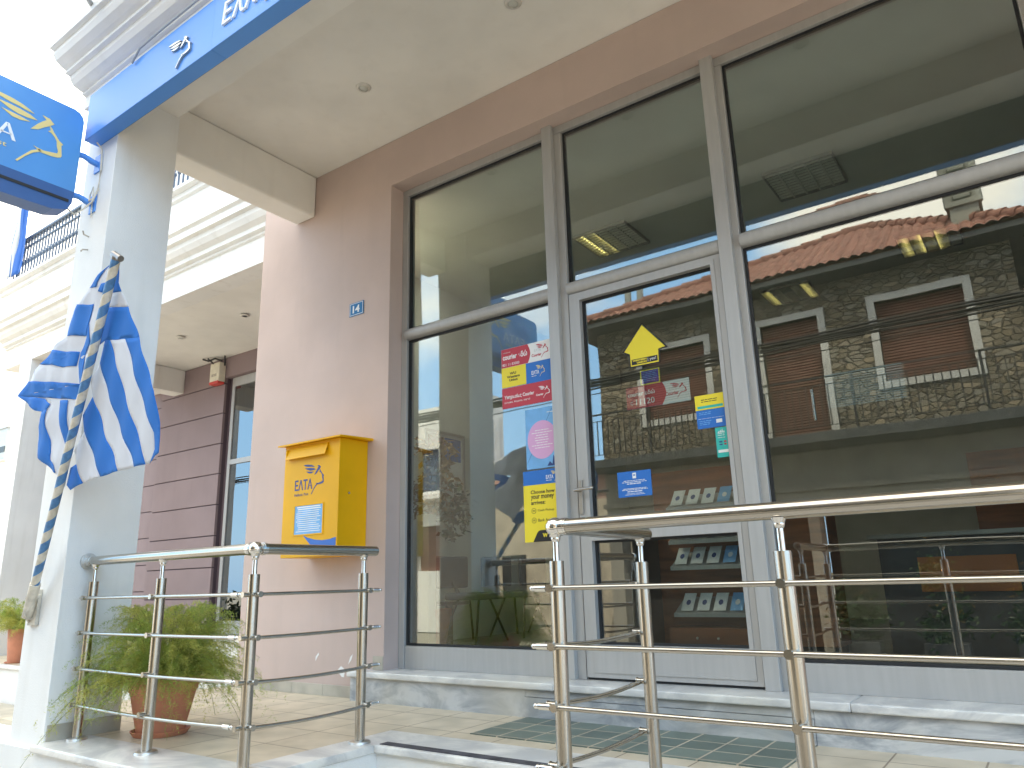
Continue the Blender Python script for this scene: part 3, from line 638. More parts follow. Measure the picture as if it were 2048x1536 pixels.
# ------------------------------------------------------------------ flagpole and flag
PA, PB = Vector((-.985, -2.098, .70)), Vector((.185, -2.392, 2.435))
FP = thing('flagpole', 'blue and cream spiral striped flagpole leaning out from the pillar', 'flagpole', (-1.0, -2.06, .65))
def pole_mat():
    m, n, lk, p = new_mat('spiral_paint'); t = n.new('ShaderNodeTexCoord'); s = n.new('ShaderNodeSeparateXYZ'); lk.new(t.outputs['Object'], s.inputs[0])
    at = n.new('ShaderNodeMath'); at.operation = 'ARCTAN2'; lk.new(s.outputs[1], at.inputs[0]); lk.new(s.outputs[0], at.inputs[1])
    a = n.new('ShaderNodeMath'); a.operation = 'MULTIPLY'; a.inputs[1].default_value = -1 / (2 * PI); lk.new(at.outputs[0], a.inputs[0])
    b = n.new('ShaderNodeMath'); b.operation = 'MULTIPLY_ADD'; b.inputs[1].default_value = 1 / .142; lk.new(s.outputs[2], b.inputs[0]); lk.new(a.outputs[0], b.inputs[2])
    f = n.new('ShaderNodeMath'); f.operation = 'FRACT'; lk.new(b.outputs[0], f.inputs[0])
    g = n.new('ShaderNodeMath'); g.operation = 'GREATER_THAN'; g.inputs[1].default_value = .5; lk.new(f.outputs[0], g.inputs[0])
    o, _ = noise_mix(n, lk, (.50, .44, .35), (.68, .62, .52), 25); o2, _ = noise_mix(n, lk, (.05, .15, .30), (.08, .24, .48), 30)
    x = n.new('ShaderNodeMixRGB'); lk.new(g.outputs[0], x.inputs[0]); lk.new(o, x.inputs[1]); lk.new(o2, x.inputs[2]); lk.new(x.outputs[0], p.inputs['Base Color']); p.inputs['Roughness'].default_value = .5
    return m
d = PB - PA; bm = nb(); bmesh.ops.create_cone(bm, cap_ends=True, segments=32, radius1=.0225, radius2=.0225, depth=d.length)
po = obj('pole', bm, pole_mat(), FP, smooth=True); po.matrix_parent_inverse = Matrix.Identity(4)
po.matrix_basis = Matrix.Translation(-FP.location) @ Matrix.Translation((PA + PB) / 2) @ d.to_track_quat('Z', 'Y').to_matrix().to_4x4()
u = d.normalized(); bm = nb(); tube(bm, PB - u * .001, PB + u * .012, .024, 20)
side = Vector((1, 0, 0)) - u * u.x; side.normalize()
tube(bm, PB + u * .018 - side * .035, PB + u * .018 + side * .045, .017, 20); obj('pole_cap', bm, steel('tarnished_steel', (.30, .28, .27), .35), FP, smooth=True)
bm = nb(); tube(bm, PA - u * .06, PA + u * .16, .0285, 24); box(bm, -1.05, -.95, -2.072, -2.053, .60, .80, .003)
pathtube(bm, [(-1.04, -2.065, .615), (-.98, -2.12, .66), (-.93, -2.10, .74), (-.94, -2.07, .77)], .007, 8); obj('pole_socket', bm, RUSTY, FP, smooth=True)

FLAG={'Rblue':[[(0.15,2.455),(0.14,2.386),(0.127,2.339),(0.145,2.289),(0.044,2.303)],[(-0.0,2.236),(0.192,2.2),(0.273,2.025),(0.156,2.036),(0.002,2.063),(-0.052,2.071),(-0.12,2.058)],[(0.273,2.025),(0.334,1.866),(0.391,1.73),(0.399,1.574),(0.384,1.501),(0.364,1.43),(0.322,1.423),(0.266,1.39),(0.322,1.455),(0.334,1.534),(0.291,1.647),(0.225,1.836),(0.156,2.036)],[(0.002,2.063),(0.079,1.862),(0.111,1.738),(0.159,1.608),(0.214,1.48),(0.236,1.389),(0.134,1.387),(0.1,1.456),(0.029,1.575),(-0.046,1.757),(-0.094,1.892),(-0.121,1.964),(-0.052,2.071)],[(-0.226,1.799),(-0.192,1.732),(-0.118,1.554),(-0.052,1.46),(-0.015,1.381),(-0.198,1.37),(-0.239,1.454),(-0.296,1.543),(-0.345,1.63),(-0.347,1.718)],[(-0.456,1.465),(-0.427,1.412),(-0.393,1.355),(-0.545,1.331),(-0.585,1.362),(-0.525,1.452)]],'Rwhite':[[(0.044,2.303),(0.145,2.289),(0.192,2.2),(-0.0,2.236)],[(0.156,2.036),(0.225,1.836),(0.291,1.647),(0.334,1.534),(0.322,1.455),(0.266,1.39),(0.236,1.389),(0.214,1.48),(0.159,1.608),(0.111,1.738),(0.079,1.862),(0.002,2.063)],[(-0.121,1.964),(-0.094,1.892),(-0.046,1.757),(0.029,1.575),(0.1,1.456),(0.134,1.387),(-0.015,1.381),(-0.052,1.46),(-0.118,1.554),(-0.192,1.732),(-0.226,1.799),(-0.232,1.89)],[(-0.345,1.63),(-0.296,1.543),(-0.239,1.454),(-0.198,1.37),(-0.393,1.355),(-0.427,1.412),(-0.456,1.465),(-0.465,1.542)]],'Lwhite':[[(0.094,2.459),(-0.152,2.376),(-0.267,2.315),(-0.346,2.243),(-0.437,2.175),(-0.567,2.148),(-0.649,2.129),(-0.923,2.004),(-1.084,1.94),(-0.762,1.865),(-0.67,1.845),(-0.731,1.77),(-0.843,1.711),(-0.875,1.63),(-0.856,1.543),(-0.679,1.436),(-0.607,1.396),(-0.594,1.349),(-0.397,1.643),(-0.136,2.034),(0.083,2.361)]],'Lblue':[[(0.096,2.458),(-0.15,2.375),(-0.053,2.353),(-0.039,2.374),(0.031,2.43)],[(-0.284,2.315),(-0.111,2.277),(-0.131,2.247),(-0.213,2.126),(-0.435,2.172),(-0.385,2.239),(-0.332,2.293)],[(-0.628,2.133),(-0.464,2.09),(-0.316,2.061),(-0.354,1.987),(-0.521,2.012),(-0.612,2.041),(-0.772,2.073)],[(-0.947,2.006),(-0.625,1.946),(-0.33,1.885),(-0.359,1.805),(-0.35,1.803),(-0.717,1.871),(-1.084,1.939)],[(-1.084,1.939),(-0.869,1.819),(-0.798,1.803),(-0.707,1.799),(-0.673,1.827),(-0.757,1.873),(-0.92,1.909)],[(-0.798,1.803),(-0.862,1.723),(-0.881,1.63),(-0.866,1.544),(-0.679,1.436),(-0.665,1.439),(-0.683,1.482),(-0.737,1.52),(-0.721,1.564),(-0.721,1.629),(-0.75,1.707),(-0.745,1.744),(-0.707,1.799)],[(-0.582,1.836),(-0.469,1.818),(-0.497,1.691),(-0.505,1.574),(-0.533,1.537),(-0.574,1.692)],[(-0.163,2.18),(-0.215,2.116),(-0.311,2.055),(-0.336,1.997),(-0.331,1.881),(-0.322,1.831),(-0.273,1.94),(-0.255,2.028),(-0.167,2.079)],[(-0.046,2.328),(-0.01,2.361),(0.031,2.362),(0.016,2.329),(-0.007,2.313)]]}

def cloth(polys, off, fold):
    bm = nb()
    for poly in polys:
        tri = tessellate_polygon([[Vector((a, b, 0)) for a, b in poly]]); b2 = nb(); vs = [b2.verts.new((a, 0, b)) for a, b in poly]
        for t in tri:
            try: b2.faces.new([vs[i] for i in t])
            except ValueError: pass
        for _ in range(3):
            long = [e for e in b2.edges if e.calc_length() > .035]
            if long: bmesh.ops.subdivide_edges(b2, edges=long, cuts=1); bmesh.ops.triangulate(b2, faces=b2.faces)
        me = bpy.data.meshes.new('t'); b2.to_mesh(me); b2.free(); bm.from_mesh(me); bpy.data.meshes.remove(me)
    for v in bm.verts: v.co.y = -2.07 - .186 * (v.co.z - .84) + off + fold(v.co.x, v.co.z)
    bmesh.ops.recalc_face_normals(bm, faces=bm.faces)
    for f in bm.faces:
        if f.normal.y > 0: f.normal_flip()
    return bm
def px_(x, z):                                     # distance to the right of the pole
    return x - (PA.x + (z - PA.z) / (PB.z - PA.z) * (PB.x - PA.x))
foldR = lambda x, z: .0 + .005 * math.sin(px_(x, z) * 30 + z * 2.0) * min(1, max(0, px_(x, z)) * 9) + .006 * math.sin(z * 9 + x * 4) * min(1, max(0, px_(x, z)) * 9)
foldL = lambda x, z: -.016 + .007 * math.sin(px_(x, z) * 30 + z * 7) * min(1, abs(px_(x, z)) * 9) + .004 * math.sin(z * 26 + x * 5) * min(1, abs(px_(x, z)) * 9)
FL = thing('greek_flag', 'blue and white striped Greek flag hanging in folds from the leaning pole', 'flag', (-.2, -2.25, 1.35))
def cl(name, polys, off, fold, m):
    o = obj(name, cloth(polys, off, fold), m, FL, smooth=False, recalc=False)
    o.data.polygons.foreach_set('use_smooth', [True] * len(o.data.polygons))
    md = o.modifiers.new('s', 'SOLIDIFY'); md.thickness = .0012; md.offset = 0
    return o
cl('white_cloth', FLAG['Rwhite'], .012, foldR, FWHITE); cl('blue_cloth', FLAG['Rblue'], .0115, foldR, FBLUE)
cl('white_cloth', FLAG['Lwhite'], .016, foldL, FWHITE); cl('blue_cloth', FLAG['Lblue'], .0128, foldL, FBLUE)

# ------------------------------------------------------------------ potted asparagus fern
def fern(bmA, bmB, bmS, c, R, H, n, seed, needle=.016, droop=1.0, density=1.0, asym=(0, 0)):
    rnd = random.Random(seed)
    for i in range(n):
        a = rnd.uniform(0, 2 * PI); q = rnd.random(); L = R * (.45 + .75 * rnd.random()) ; up = H * (1.15 - q * 1.0)
        dx, dy = math.cos(a), math.sin(a)
        p0 = Vector(c) + Vector((dx, dy, 0)) * rnd.uniform(0, .10); pts = []
        side = Vector((-dy, dx, 0)) * rnd.uniform(-.12, .12)
        for k in range(13):
            s = k / 12; r = L * (s ** 1.05) * (.55 + .6 * q)
            z = up * (1 - (1 - s) ** 2) * 1.0 - droop * (.12 + .42 * q) * L * 1.5 * s ** 3
            pts.append(p0 + Vector((dx * r + asym[0] * s * s, dy * r + asym[1] * s * s, z)) + side * s * s)
        if i % 2 == 0: pathtube(bmS, pts, .0011, 3)
        bmT = bmA if rnd.random() < .55 else bmB
        for k in range(2, 13):
            for _ in range(int(rnd.choice((3, 4, 5)) * density)):
                t = rnd.random(); b0 = pts[k - 1].lerp(pts[k], t); tang = (pts[k] - pts[k - 1]).normalized()
                w_ = Vector((rnd.uniform(-1, 1), rnd.uniform(-1, 1), rnd.uniform(-.6, .8))).normalized(); bl = rnd.uniform(.025, .075) * (1.15 - .6 * k / 12)
                dirb = (tang * .55 + w_).normalized()
                for j in range(6):
                    b1 = b0 + dirb * bl * (j + .5) / 6 - Vector((0, 0, .004 * j * j * .3))
                    nd = (dirb * .5 + Vector((rnd.uniform(-1, 1), rnd.uniform(-1, 1), rnd.uniform(-1, 1)))).normalized() * needle * rnd.uniform(.6, 1.2)
                    wd = nd.cross(Vector((rnd.uniform(-1, 1), rnd.uniform(-1, 1), rnd.uniform(-1, 1)))).normalized() * .0014
                    bmT.faces.new([bmT.verts.new(v) for v in (b1 - wd, b1 + wd, b1 + nd)])
def pot(parent, c, rt, rb, h):
    x, y, z = c
    bm = nb(); lathe(bm, (x, y, z), [(0, .02), (rb, .02), (rb + (rt - rb) * .72, h * .74), (rt - .012, h * .76), (rt - .003, h * .97), (rt + .004, h), (rt - .016, h + .002), (rt - .022, h * .9), (0, h * .88)], 48); p = obj('pot', bm, TERRA, parent, smooth=True)
    bm = nb(); lathe(bm, (x, y, z), [(0, .001), (rb + .012, .001), (rb + .032, .028), (rb + .026, .030), (rb + .008, .010), (0, .010)], 48); obj('saucer', bm, TERRA, p, smooth=True)
    bm = nb(); lathe(bm, (x, y, z + h * .885), [(0, .004), (rt * .5, .006), (rt - .02, .0)], 24); obj('soil', bm, SOIL, p, smooth=True)
FN = thing('potted_fern', 'asparagus fern spilling over a big terracotta pot behind the left railing', 'potted plant', (-.36, -1.60, 0))
pot(FN, (-.36, -1.60, 0), .192, .125, .305)
A, Bm, St = nb(), nb(), nb(); fern(A, Bm, St, (-.36, -1.60, .27), .44, .40, 420, 3, needle=.017, droop=.55, density=1.3)
fern(A, Bm, St, (-.36, -1.60, .27), .48, .16, 60, 5, droop=.95)
obj('foliage', A, LEAF1, FN, recalc=False); obj('foliage', Bm, LEAF2, FN, recalc=False); obj('stems', St, STEM, FN, recalc=False)
F2 = thing('potted_fern', 'small bushy fern in a terracotta pot on the far white ledge at the left edge', 'potted plant', (-6.42, .10, -.02))
pot(F2, (-6.42, .10, -.02), .15, .11, .40)
A, Bm, St = nb(), nb(), nb(); fern(A, Bm, St, (-6.42, .10, .36), .46, .34, 150, 9, needle=.03, droop=.35, density=1.0)
obj('foliage', A, LEAF1, F2, recalc=False); obj('foliage', Bm, LEAF2, F2, recalc=False); obj('stems', St, STEM, F2, recalc=False)

# ------------------------------------------------------------------ neighbouring building (left)
NB = thing('neighbour_building', 'cream building with corniced balcony and purple panelled shop wall', 'building', (-5, .3, GZ))
prof = [(.55, 4.10), (.30, 4.10), (.30, 4.40), (.27, 4.41), (.27, 4.44), (.22, 4.45), (.22, 4.50), (.16, 4.53), (.12, 4.58), (.11, 4.63), (.06, 4.64), (.06, 4.72), (.02, 4.74), (.02, 4.78), (.10, 4.80), (.13, 4.84), (.13, 5.22), (.09, 5.23), (.09, 5.29), (.02, 5.30), (.02, 5.34), (.55, 5.34)]
obj('balcony_cornice', extx(nb(), prof, -8.75, -1.735), NWHITE, NB)
bm = nb()
for x0, z in ((-8.82, 4.55), (-8.90, 4.68)): pass
box(bm, -8.60, -1.735, .55, 2.8, 4.115, 4.30); obj('porch_ceiling', bm, CEIL, NB)
bm = nb(); box(bm, -8.18, -7.80, .301, .75, GZ, 4.10, .004); obj('pillar', bm, NWHITE, NB)
obj('porch_beam', box(nb(), -7.05, -6.78, .75, 2.098, 3.74, 4.11, .012), NWHITE, NB)
# purple panelled wall, grooves are real gaps between panels
gz = [.23, .65, 1.07, 1.505, 1.94, 2.38, 2.82, 3.27, 3.715, 4.115]
bm = nb()
for a, b in zip(gz, gz[1:]): box(bm, -7.40, -5.70, 2.10, 2.14, a + .008, b - .008, .003)
obj('purple_panel', bm, PURPLE, NB); obj('panel_gap', box(nb(), -7.395, -5.705, 2.118, 2.9, .2, 4.115), PURPLED, NB)
bm = nb()
for a, b in zip([v + .12 for v in gz[:-1]], [v + .12 for v in gz[1:-1]] + [4.115]): box(bm, -9.6, -7.41, 2.60, 2.64, a + .008, b - .008, .003)
obj('purple_panel', bm, PURPLE, NB); obj('panel_gap', box(nb(), -9.6, -7.41, 2.618, 2.9, .2, 4.115), PURPLED, NB)
obj('lintel_panel', box(nb(), -5.699, -1.735, 2.10, 2.9, 3.80, 4.113), PURPLE, NB)
W_ = obj('shop_window', wallgrid(nb(), -5.62, -4.55, .20, 3.795, 2.175, 2.25, [(-5.555, -4.62, .36, 2.50), (-5.555, -4.62, 2.57, 3.66)]), ALU, NB)
for z0, z1 in ((.365, 2.495), (2.575, 3.655)):
    bm = box(nb(), -5.550, -4.625, 2.206, 2.212, z0, z1); bmesh.ops.rotate(bm, verts=bm.verts, cent=(-5.09, 2.209, 1), matrix=Matrix.Rotation(math.radians(2.2), 3, 'Z')); obj('window_glass', bm, GLASS2, W_)
obj('dark_reveal', box(nb(), -5.699, -5.621, 2.19, 2.25, .2, 3.795), PURPLED, NB)
obj('dark_interior', box(nb(), -5.69, -1.8, 2.9, 2.95, .2, 3.8), SHOP, NB)
obj('shop_wall', box(nb(), -4.549, -1.735, 2.16, 2.9, .2, 3.798), PURPLE, NB)
obj('upper_wall', box(nb(), -8.3, -1.735, 2.3, 8, 4.30, 8.2), NWHITE, NB)
bm = nb(); box(bm, -8.4, -1.92, -.10, 2.34, GZ, -.04); obj('platform_base', bm, NWHITE, NB)
obj('platform_floor', box(nb(), -8.4, -1.92, -.06, 2.34, -.04, -.004), TILE, NB)
obj('platform_edge', box(nb(), -8.42, -1.92, -.13, -.062, -.045, -.002, .008), MARBLE, NB, smooth=True)
bm = nb(); box(bm, -6.6, -2.0, 1.55, 2.33, -.003, .155); obj('shop_step', bm, NWHITE, NB)
obj('shop_step_tread', box(nb(), -6.6, -2.0, 1.52, 2.33, .156, .195, .008), MARBLE, NB)
bm = nb(); box(bm, -9, -2.0, -.75, -.14, GZ, -.43); obj('lower_step', bm, PINK, NB); obj('lower_step_tread', box(nb(), -9, -2.0, -.77, -.14, -.429, -.40, .006), SKIRT, NB)
mtb = nb()
for k in range(9):
    for j in range(4): box(mtb, -5.55 + k * .13, -5.46 + k * .13, 1.60 + j * .12, 1.69 + j * .12, .196, .212, .003)
tag(obj('door_mat', mtb, mat('grey_mat', (.24, .25, .27), .7)), 'grey ribbed grid mat on the step by the far shop window', 'mat')
# balcony railing
RG = thing('balcony_railing', 'blue grey iron railing on the neighbouring cream balcony', 'railing', (-5, .25, 5.34))
obj('top_rail', box(nb(), -8.70, -1.75, .18, .25, 6.10, 6.14, .006), IRON, RG); obj('middle_rail', box(nb(), -8.70, -1.75, .20, .23, 5.98, 6.00), IRON, RG); obj('bottom_rail', box(nb(), -8.72, -1.75, .19, .24, 5.36, 5.43, .004), IRON, RG)
b0 = nb(); tube(b0, (-8.68, .215, 5.42), (-8.68, .215, 6.10), .0135, 8); ball(b0, (-8.68, .215, 5.74), .026, (1, 1, 1.6), 10); b0 = obj('baluster', b0, IRON, RG, smooth=True)
for k in range(1, 70):
    c = b0.copy(); COL.objects.link(c); c.location = (k * .1, 0, 0)
SFB = mat('faded_flag_blue', (.02, .12, .42), .8)
F3 = thing('small_flag', 'furled blue and white flag tied to the neighbouring balcony railing', 'flag', (-8.62, .17, 5.34))
obj('staff', tube(nb(), (-8.35, .15, 5.4), (-8.42, .15, 7.2), .015, 8), IRON, F3)
for k, (m, x0) in enumerate(((SFB, -8.66), (WFRAME, -8.56), (SFB, -8.46), (SFB, -8.36), (SFB, -8.26))):
    bm = nb(); n = 20; a = []
    for i in range(n + 1):
        z = 5.5 + 1.5 * i / n; wv = .05 * math.sin(z * 5 + k); a.append((bm.verts.new((x0 + wv - .02 * (i < 6), .12 - .03 * (k % 2), z)), bm.verts.new((x0 + .13 + wv * .6, .10 + .03 * (k % 2), z))))
    for p, q in zip(a, a[1:]): bm.faces.new((p[0], p[1], q[1], q[0]))
    o = obj('cloth', bm, m, F3, smooth=True); md = o.modifiers.new('s', 'SOLIDIFY'); md.thickness = .003
def leafblob(bm, c, r, n, s, seed, sz=(1, 1, 1)):
    rnd = random.Random(seed)
    for i in range(n):
        p = Vector((rnd.gauss(0, .5), rnd.gauss(0, .5), rnd.gauss(0, .5))) ; p = Vector((p.x * r * sz[0], p.y * r * sz[1], p.z * r * sz[2])) + Vector(c)
        a = Vector((rnd.uniform(-1, 1), rnd.uniform(-1, 1), rnd.uniform(-1, .4))).normalized(); b = a.cross(Vector((rnd.uniform(-1, 1), rnd.uniform(-1, 1), rnd.uniform(-1, 1)))).normalized()
        L = s * rnd.uniform(.6, 1.3)
        bm.faces.new([bm.verts.new(v) for v in (p, p + a * L * .5 + b * L * .22, p + a * L, p + a * L * .5 - b * L * .22)])
    return bm
PL = thing('balcony_plant', 'leafy green plant behind the neighbouring balcony railing near the pillar', 'plant', (-6.6, .6, 5.34))
bm = nb()
for k in range(7): leafblob(bm, (-6.9 + k * .16, .6 + .1 * (k % 2), 5.78 + .08 * (k % 3)), .22, 150, .09, k)
obj('foliage', bm, LEAF1, PL, recalc=False); obj('pot', lathe(nb(), (-6.5, .6, 5.341), [(0, 0), (.16, 0), (.2, .24), (.18, .24), (.15, .05), (0, .05)]), TERRA, PL, smooth=True)
bm = nb(); leafblob(bm, (-6.55, 1.15, .40), .20, 260, .10, 77); 
P3 = thing('shrub', 'dark leafy shrub in the gap between pillar and purple wall', 'shrub', (-6.55, 1.15, 0)); obj('foliage', bm, LEAFG, P3, recalc=False); bm = nb(); tube(bm, (-6.55, 1.15, -.004), (-6.55, 1.15, .35), .02, 8); obj('stem', bm, STEM, P3)
# siren
SR = thing('alarm_siren', 'cream alarm siren box with red lower strip on the purple wall', 'alarm box', (-5.8, 2.1, 3.7))
bm = nb(); box(bm, -5.93, -5.70, 1.985, 2.098, 3.735, 4.03, .012); obj('housing', bm, BWHITE, SR); obj('red_strip', box(nb(), -5.925, -5.705, 1.98, 2.09, 3.705, 3.745, .006), REDL, SR)
bm = nb(); card(bm, (-5.88, -5.76, 3.82, 3.86), 'F', 1.985, .002); obj('label_strip', bm, RUSTY, SR)
bm = nb(); pathtube(bm, [(-6.0, 1.9, 4.10), (-5.9, 1.93, 4.06), (-5.8, 1.97, 4.09), (-5.7, 2.02, 4.05)], .014, 8); pathtube(bm, [(-5.86, 2.0, 4.02), (-5.88, 1.9, 4.09)], .012, 8); pathtube(bm, [(-5.68, 2.06, 3.98), (-5.6, 2.0, 4.1)], .012, 8); obj('bracket_arm', bm, BLACKM, SR)
# far grey sign at the left edge
FS = thing('shop_sign', 'grey framed shop sign at the far left edge beyond the second pillar', 'sign', (-15.9, 3, 3.9))
obj('panel', box(nb(), -16.9, -15.7, 3.0, 3.1, 3.85, 4.60), mat('grey_sign_panel', (.42, .44, .43), .5), FS); obj('stripe', box(nb(), -16.9, -15.71, 2.99, 2.999, 4.02, 4.16), mat('dark_sign_stripe', (.05, .06, .06), .5), FS)
bm = nb()
for a in ((-16.92, -15.68, 4.60, 4.64), (-16.92, -15.68, 3.81, 3.85)): box(bm, a[0], a[1], 2.97, 3.12, a[2], a[3])
obj('frame', bm, ALU, FS)
obj('post', box(nb(), -16.75, -16.65, 3.0, 3.1, GZ, 3.81), ALU, FS)

# ------------------------------------------------------------------ stone house across the street (seen mirrored in the glass)
AH = thing('stone_house', 'rubble stone house with tiled hip roof and brown shutters, mirrored in the glass', 'building', (.3, -10, GZ))
FY = -10.0
ops = [(1.95, 3.33, 3.98, 5.46), (-.10, .97, 3.10, 5.44), (-2.66, -1.26, 3.95, 5.41)]
obj('upper_wall', wallgrid(nb(), -3.7, 4.12, 2.9, 6.25, FY, FY - .35, ops), STONE, AH)
obj('side_wall', box(nb(), -3.7, -3.4, -15, FY - .351, 2.9, 6.25), STONE, AH); obj('side_wall', box(nb(), 3.82, 4.12, -15, FY - .351, 2.9, 6.25), STONE, AH)
g = [(-3.4, .35, GZ, 1.85), (.55, 3.8, GZ, 1.85)]
obj('ground_floor_wall', wallgrid(nb(), -3.7, 4.12, GZ, 2.899, FY + .02, FY - .35, g), GRYP, AH)
obj('string_course', box(nb(), -3.75, 4.17, FY + .021, FY + .10, 2.20, 2.30, .01), GRYP, AH)
bm = nb()
for a in g: box(bm, a[0], a[1], FY - .5, FY - .42, GZ, 1.85)
obj('shop_front', bm, SHOP, AH)
for x0, x1, z0, z1 in ops:
    fr = obj('window_frame', wallgrid(nb(), x0 - .13, x1 + .13, z0 - (.13 if z0 > 3.5 else 0), z1 + .13, FY + .035, FY - .10, [(x0, x1, z0, z1)]), WFRAME, AH)
    bm = nb(); n = int((z1 - z0) / .05)
    for k in range(n):
        z = z0 + k * (z1 - z0) / n; extx(bm, [(FY - .16, z), (FY - .135, z + .012), (FY - .135, z + .038), (FY - .16, z + (z1 - z0) / n)], x0, x1)
    obj('shutter', bm, SHUT, fr)
obj('balcony_slab', box(nb(), -3.9, 4.4, -9.999, -9.10, 2.92, 3.09, .01), SLABD, AH)
BR = obj('balcony_railing', box(nb(), -3.85, 4.35, -9.15, -9.11, 4.03, 4.06), BLACKM, AH)
bm = nb(); box(bm, -3.85, 4.35, -9.14, -9.12, 3.90, 3.915); box(bm, -3.85, 4.35, -9.14, -9.12, 3.18, 3.195); obj('rail', bm, BLACKM, BR)
b0 = obj('baluster', box(nb(), -3.845, -3.825, -9.14, -9.12, 3.19, 3.90), BLACKM, BR)
for k in range(1, 68):
    c = b0.copy(); COL.objects.link(c); c.location = (k * .122, 0, 0)
for x in (-2.2, -.35, 1.55, 3.42):
    obj('rail_post', box(nb(), x - .02, x + .02, -9.15, -9.11, 3.09, 4.9 if x in (-.35,) else 4.06), BLACKM, BR)
# hipped roof with real tile ridges
def roof_face(bm, L, Rr, A_, n_u=.16, row=.30):
    L, Rr, A_ = Vector(L), Vector(Rr), Vector(A_); e = Rr - L; W = e.length; e.normalize(); up = A_ - L; h = up - e * up.dot(e); H = h.length; h.normalize(); nrm = e.cross(h); 
    if nrm.z < 0: nrm = -nrm
    ax = (A_ - L).dot(e); k = 0; du = n_u / 6; nu = int(W / du)
    def vmax(x): return H * (x / ax if x < ax else (W - x) / (W - ax))
    prev = None
    for i in range(nu + 1):
        x = i * du; vm = max(0, vmax(min(x, W))); m = 26; colv = []
        for j in range(m + 1):
            v = vm * j / m; ph = (v / row) % 1
            colv.append(bm.verts.new(L + e * min(x, W) + h * v + nrm * (.045 * abs(math.sin(PI * x / n_u)) - .03 * ph + .03)))
        if prev:
            for j in range(m):
                try: bm.faces.new((prev[j], colv[j], colv[j + 1], prev[j + 1]))
                except ValueError: pass
        prev = colv
EL, ER, AP = (-4.15, -9.42, 6.16), (4.50, -9.42, 6.16), (1.70, -12.2, 7.85); BL, BR_ = (-4.15, -15.5, 6.16), (4.50, -15.5, 6.16)
bm = nb(); roof_face(bm, EL, ER, AP, .19); roof_face(bm, ER, BR_, AP, .22); roof_face(bm, BL, EL, AP, .22)
RF = obj('roof', bm, ROOFM, AH, smooth=False)
bm = nb(); vb = [bm.verts.new(v) for v in ((-4.13, -9.43, 6.155), (4.48, -9.43, 6.155), (4.48, -15.4, 6.155), (-4.13, -15.4, 6.155), (1.70, -12.2, 7.83))]
for i in range(4): bm.faces.new((vb[i], vb[(i + 1) % 4], vb[4]))
obj('roof_boarding', bm, WOOD, RF)
bm = nb(); box(bm, -4.13, 4.48, -15.4, -9.44, 6.05, 6.15); obj('eave', bm, SLABD, AH)
bm = nb()
for P0, P1 in ((EL, AP), (ER, AP)):
    P0, P1 = Vector(P0), Vector(P1); n = 15
    for k in range(n): tube(bm, P0.lerp(P1, k / n) + Vector((0, 0, .05)), P0.lerp(P1, (k + 1.05) / n) + Vector((0, 0, .04)), .11, 10, .085)
obj('ridge_tiles', bm, ROOFM, RF, smooth=True)
bm = nb(); box(bm, 3.36, 3.80, -10.6, -10.15, 6.3, 6.93); box(bm, 3.31, 3.85, -10.65, -10.10, 6.93, 7.02)
for x in (3.38, 3.78): tube(bm, (x, -10.35, 7.02), (x, -10.35, 7.30), .10, 12); 
box(bm, 3.45, 3.70, -10.5, -10.2, 7.10, 7.22); obj('chimney', bm, mat('chimney_render', (.30, .30, .26), .85, var=.3), RF)
bm = nb(); box(bm, -3.05, -2.70, -10.5, -10.15, 6.3, 6.72); obj('chimney', bm, ROOFM, RF); bm = nb()
for x in (-3.02, -2.72): tube(bm, (x, -10.3, 6.72), (x, -10.3, 7.05), .075, 12)
obj('chimney_pot', bm, mat('chimney_pot_grey', (.30, .32, .30), .85), RF)
for k, (z, y, s, r) in enumerate(((4.84, -9.0, .06, .022), (4.78, -9.02, .10, .016), (4.72, -9.05, .12, .020), (4.67, -8.98, .05, .012), (4.90, -9.1, .20, .009), (4.62, -9.0, .16, .010), (4.75, -9.08, .0, .026), (4.70, -9.10, .02, .024))):
    bm = nb(); pathtube(bm, [(-24 + i, y, z - s + (s * 1.4) * ((i - 24) / 24) ** 2 + .006 * (i - 24) + .02 * math.sin(i * 1.7 + k)) for i in range(49)], r, 8)
    tag(obj('overhead_cable', bm, CABLE, smooth=True), 'black overhead cable in the sagging bundle mirrored across the stone house', 'cable', 'overhead street cables')
# farther houses mirrored in the left pane
H1 = thing('apartment_block', 'white apartment block with grey windows mirrored beside the flag', 'building', (-14, -17, GZ))
ww = [(-18 + i * 1.9, -17 + i * 1.9, 1.2 + j * 2.7, 2.7 + j * 2.7) for i in range(4) for j in range(2)]
obj('wall', wallgrid(nb(), -19, -10.8, GZ, 6.9, -15.5, -15.9, ww), WHITEP, H1)
for a in ww: obj('window', box(nb(), a[0], a[1], -15.75, -15.7, a[2], a[3]), SHUT if a[2] < 2 else IRON, H1)
bm = nb()
for z in (3.5,): box(bm, -19.2, -10.6, -15.49, -14.6, z, z + .15)
obj('balcony_slab', bm, WHITEP, H1); bm = nb(); box(bm, -19, -11.0, -16.4, -15.91, GZ, 6.9); obj('wall', bm, WHITEP, H1)
H2 = thing('low_house', 'low cream house with a tiled roof mirrored low in the left pane', 'building', (-7, -15, GZ))
obj('wall', box(nb(), -10.2, -4.8, -18, -14.0, GZ, 2.9), mat('warm_render', (.50, .44, .36), .85, var=.2), H2); obj('upper_band', box(nb(), -10.2, -4.8, -18, -14.0, 2.901, 3.55), mat('dusty_pink', (.40, .27, .24), .85, var=.3), H2)
bm = nb(); extx(bm, [(-13.7, 3.56), (-16, 4.1), (-18.3, 3.56)], -10.5, -4.5); obj('roof', bm, ROOFM, H2)
bm = nb(); box(bm, -9.4, -8.6, -13.99, -13.95, .3, 1.5); box(bm, -7.4, -6.6, -13.99, -13.95, .3, 1.5); obj('window', bm, SHOP, H2)
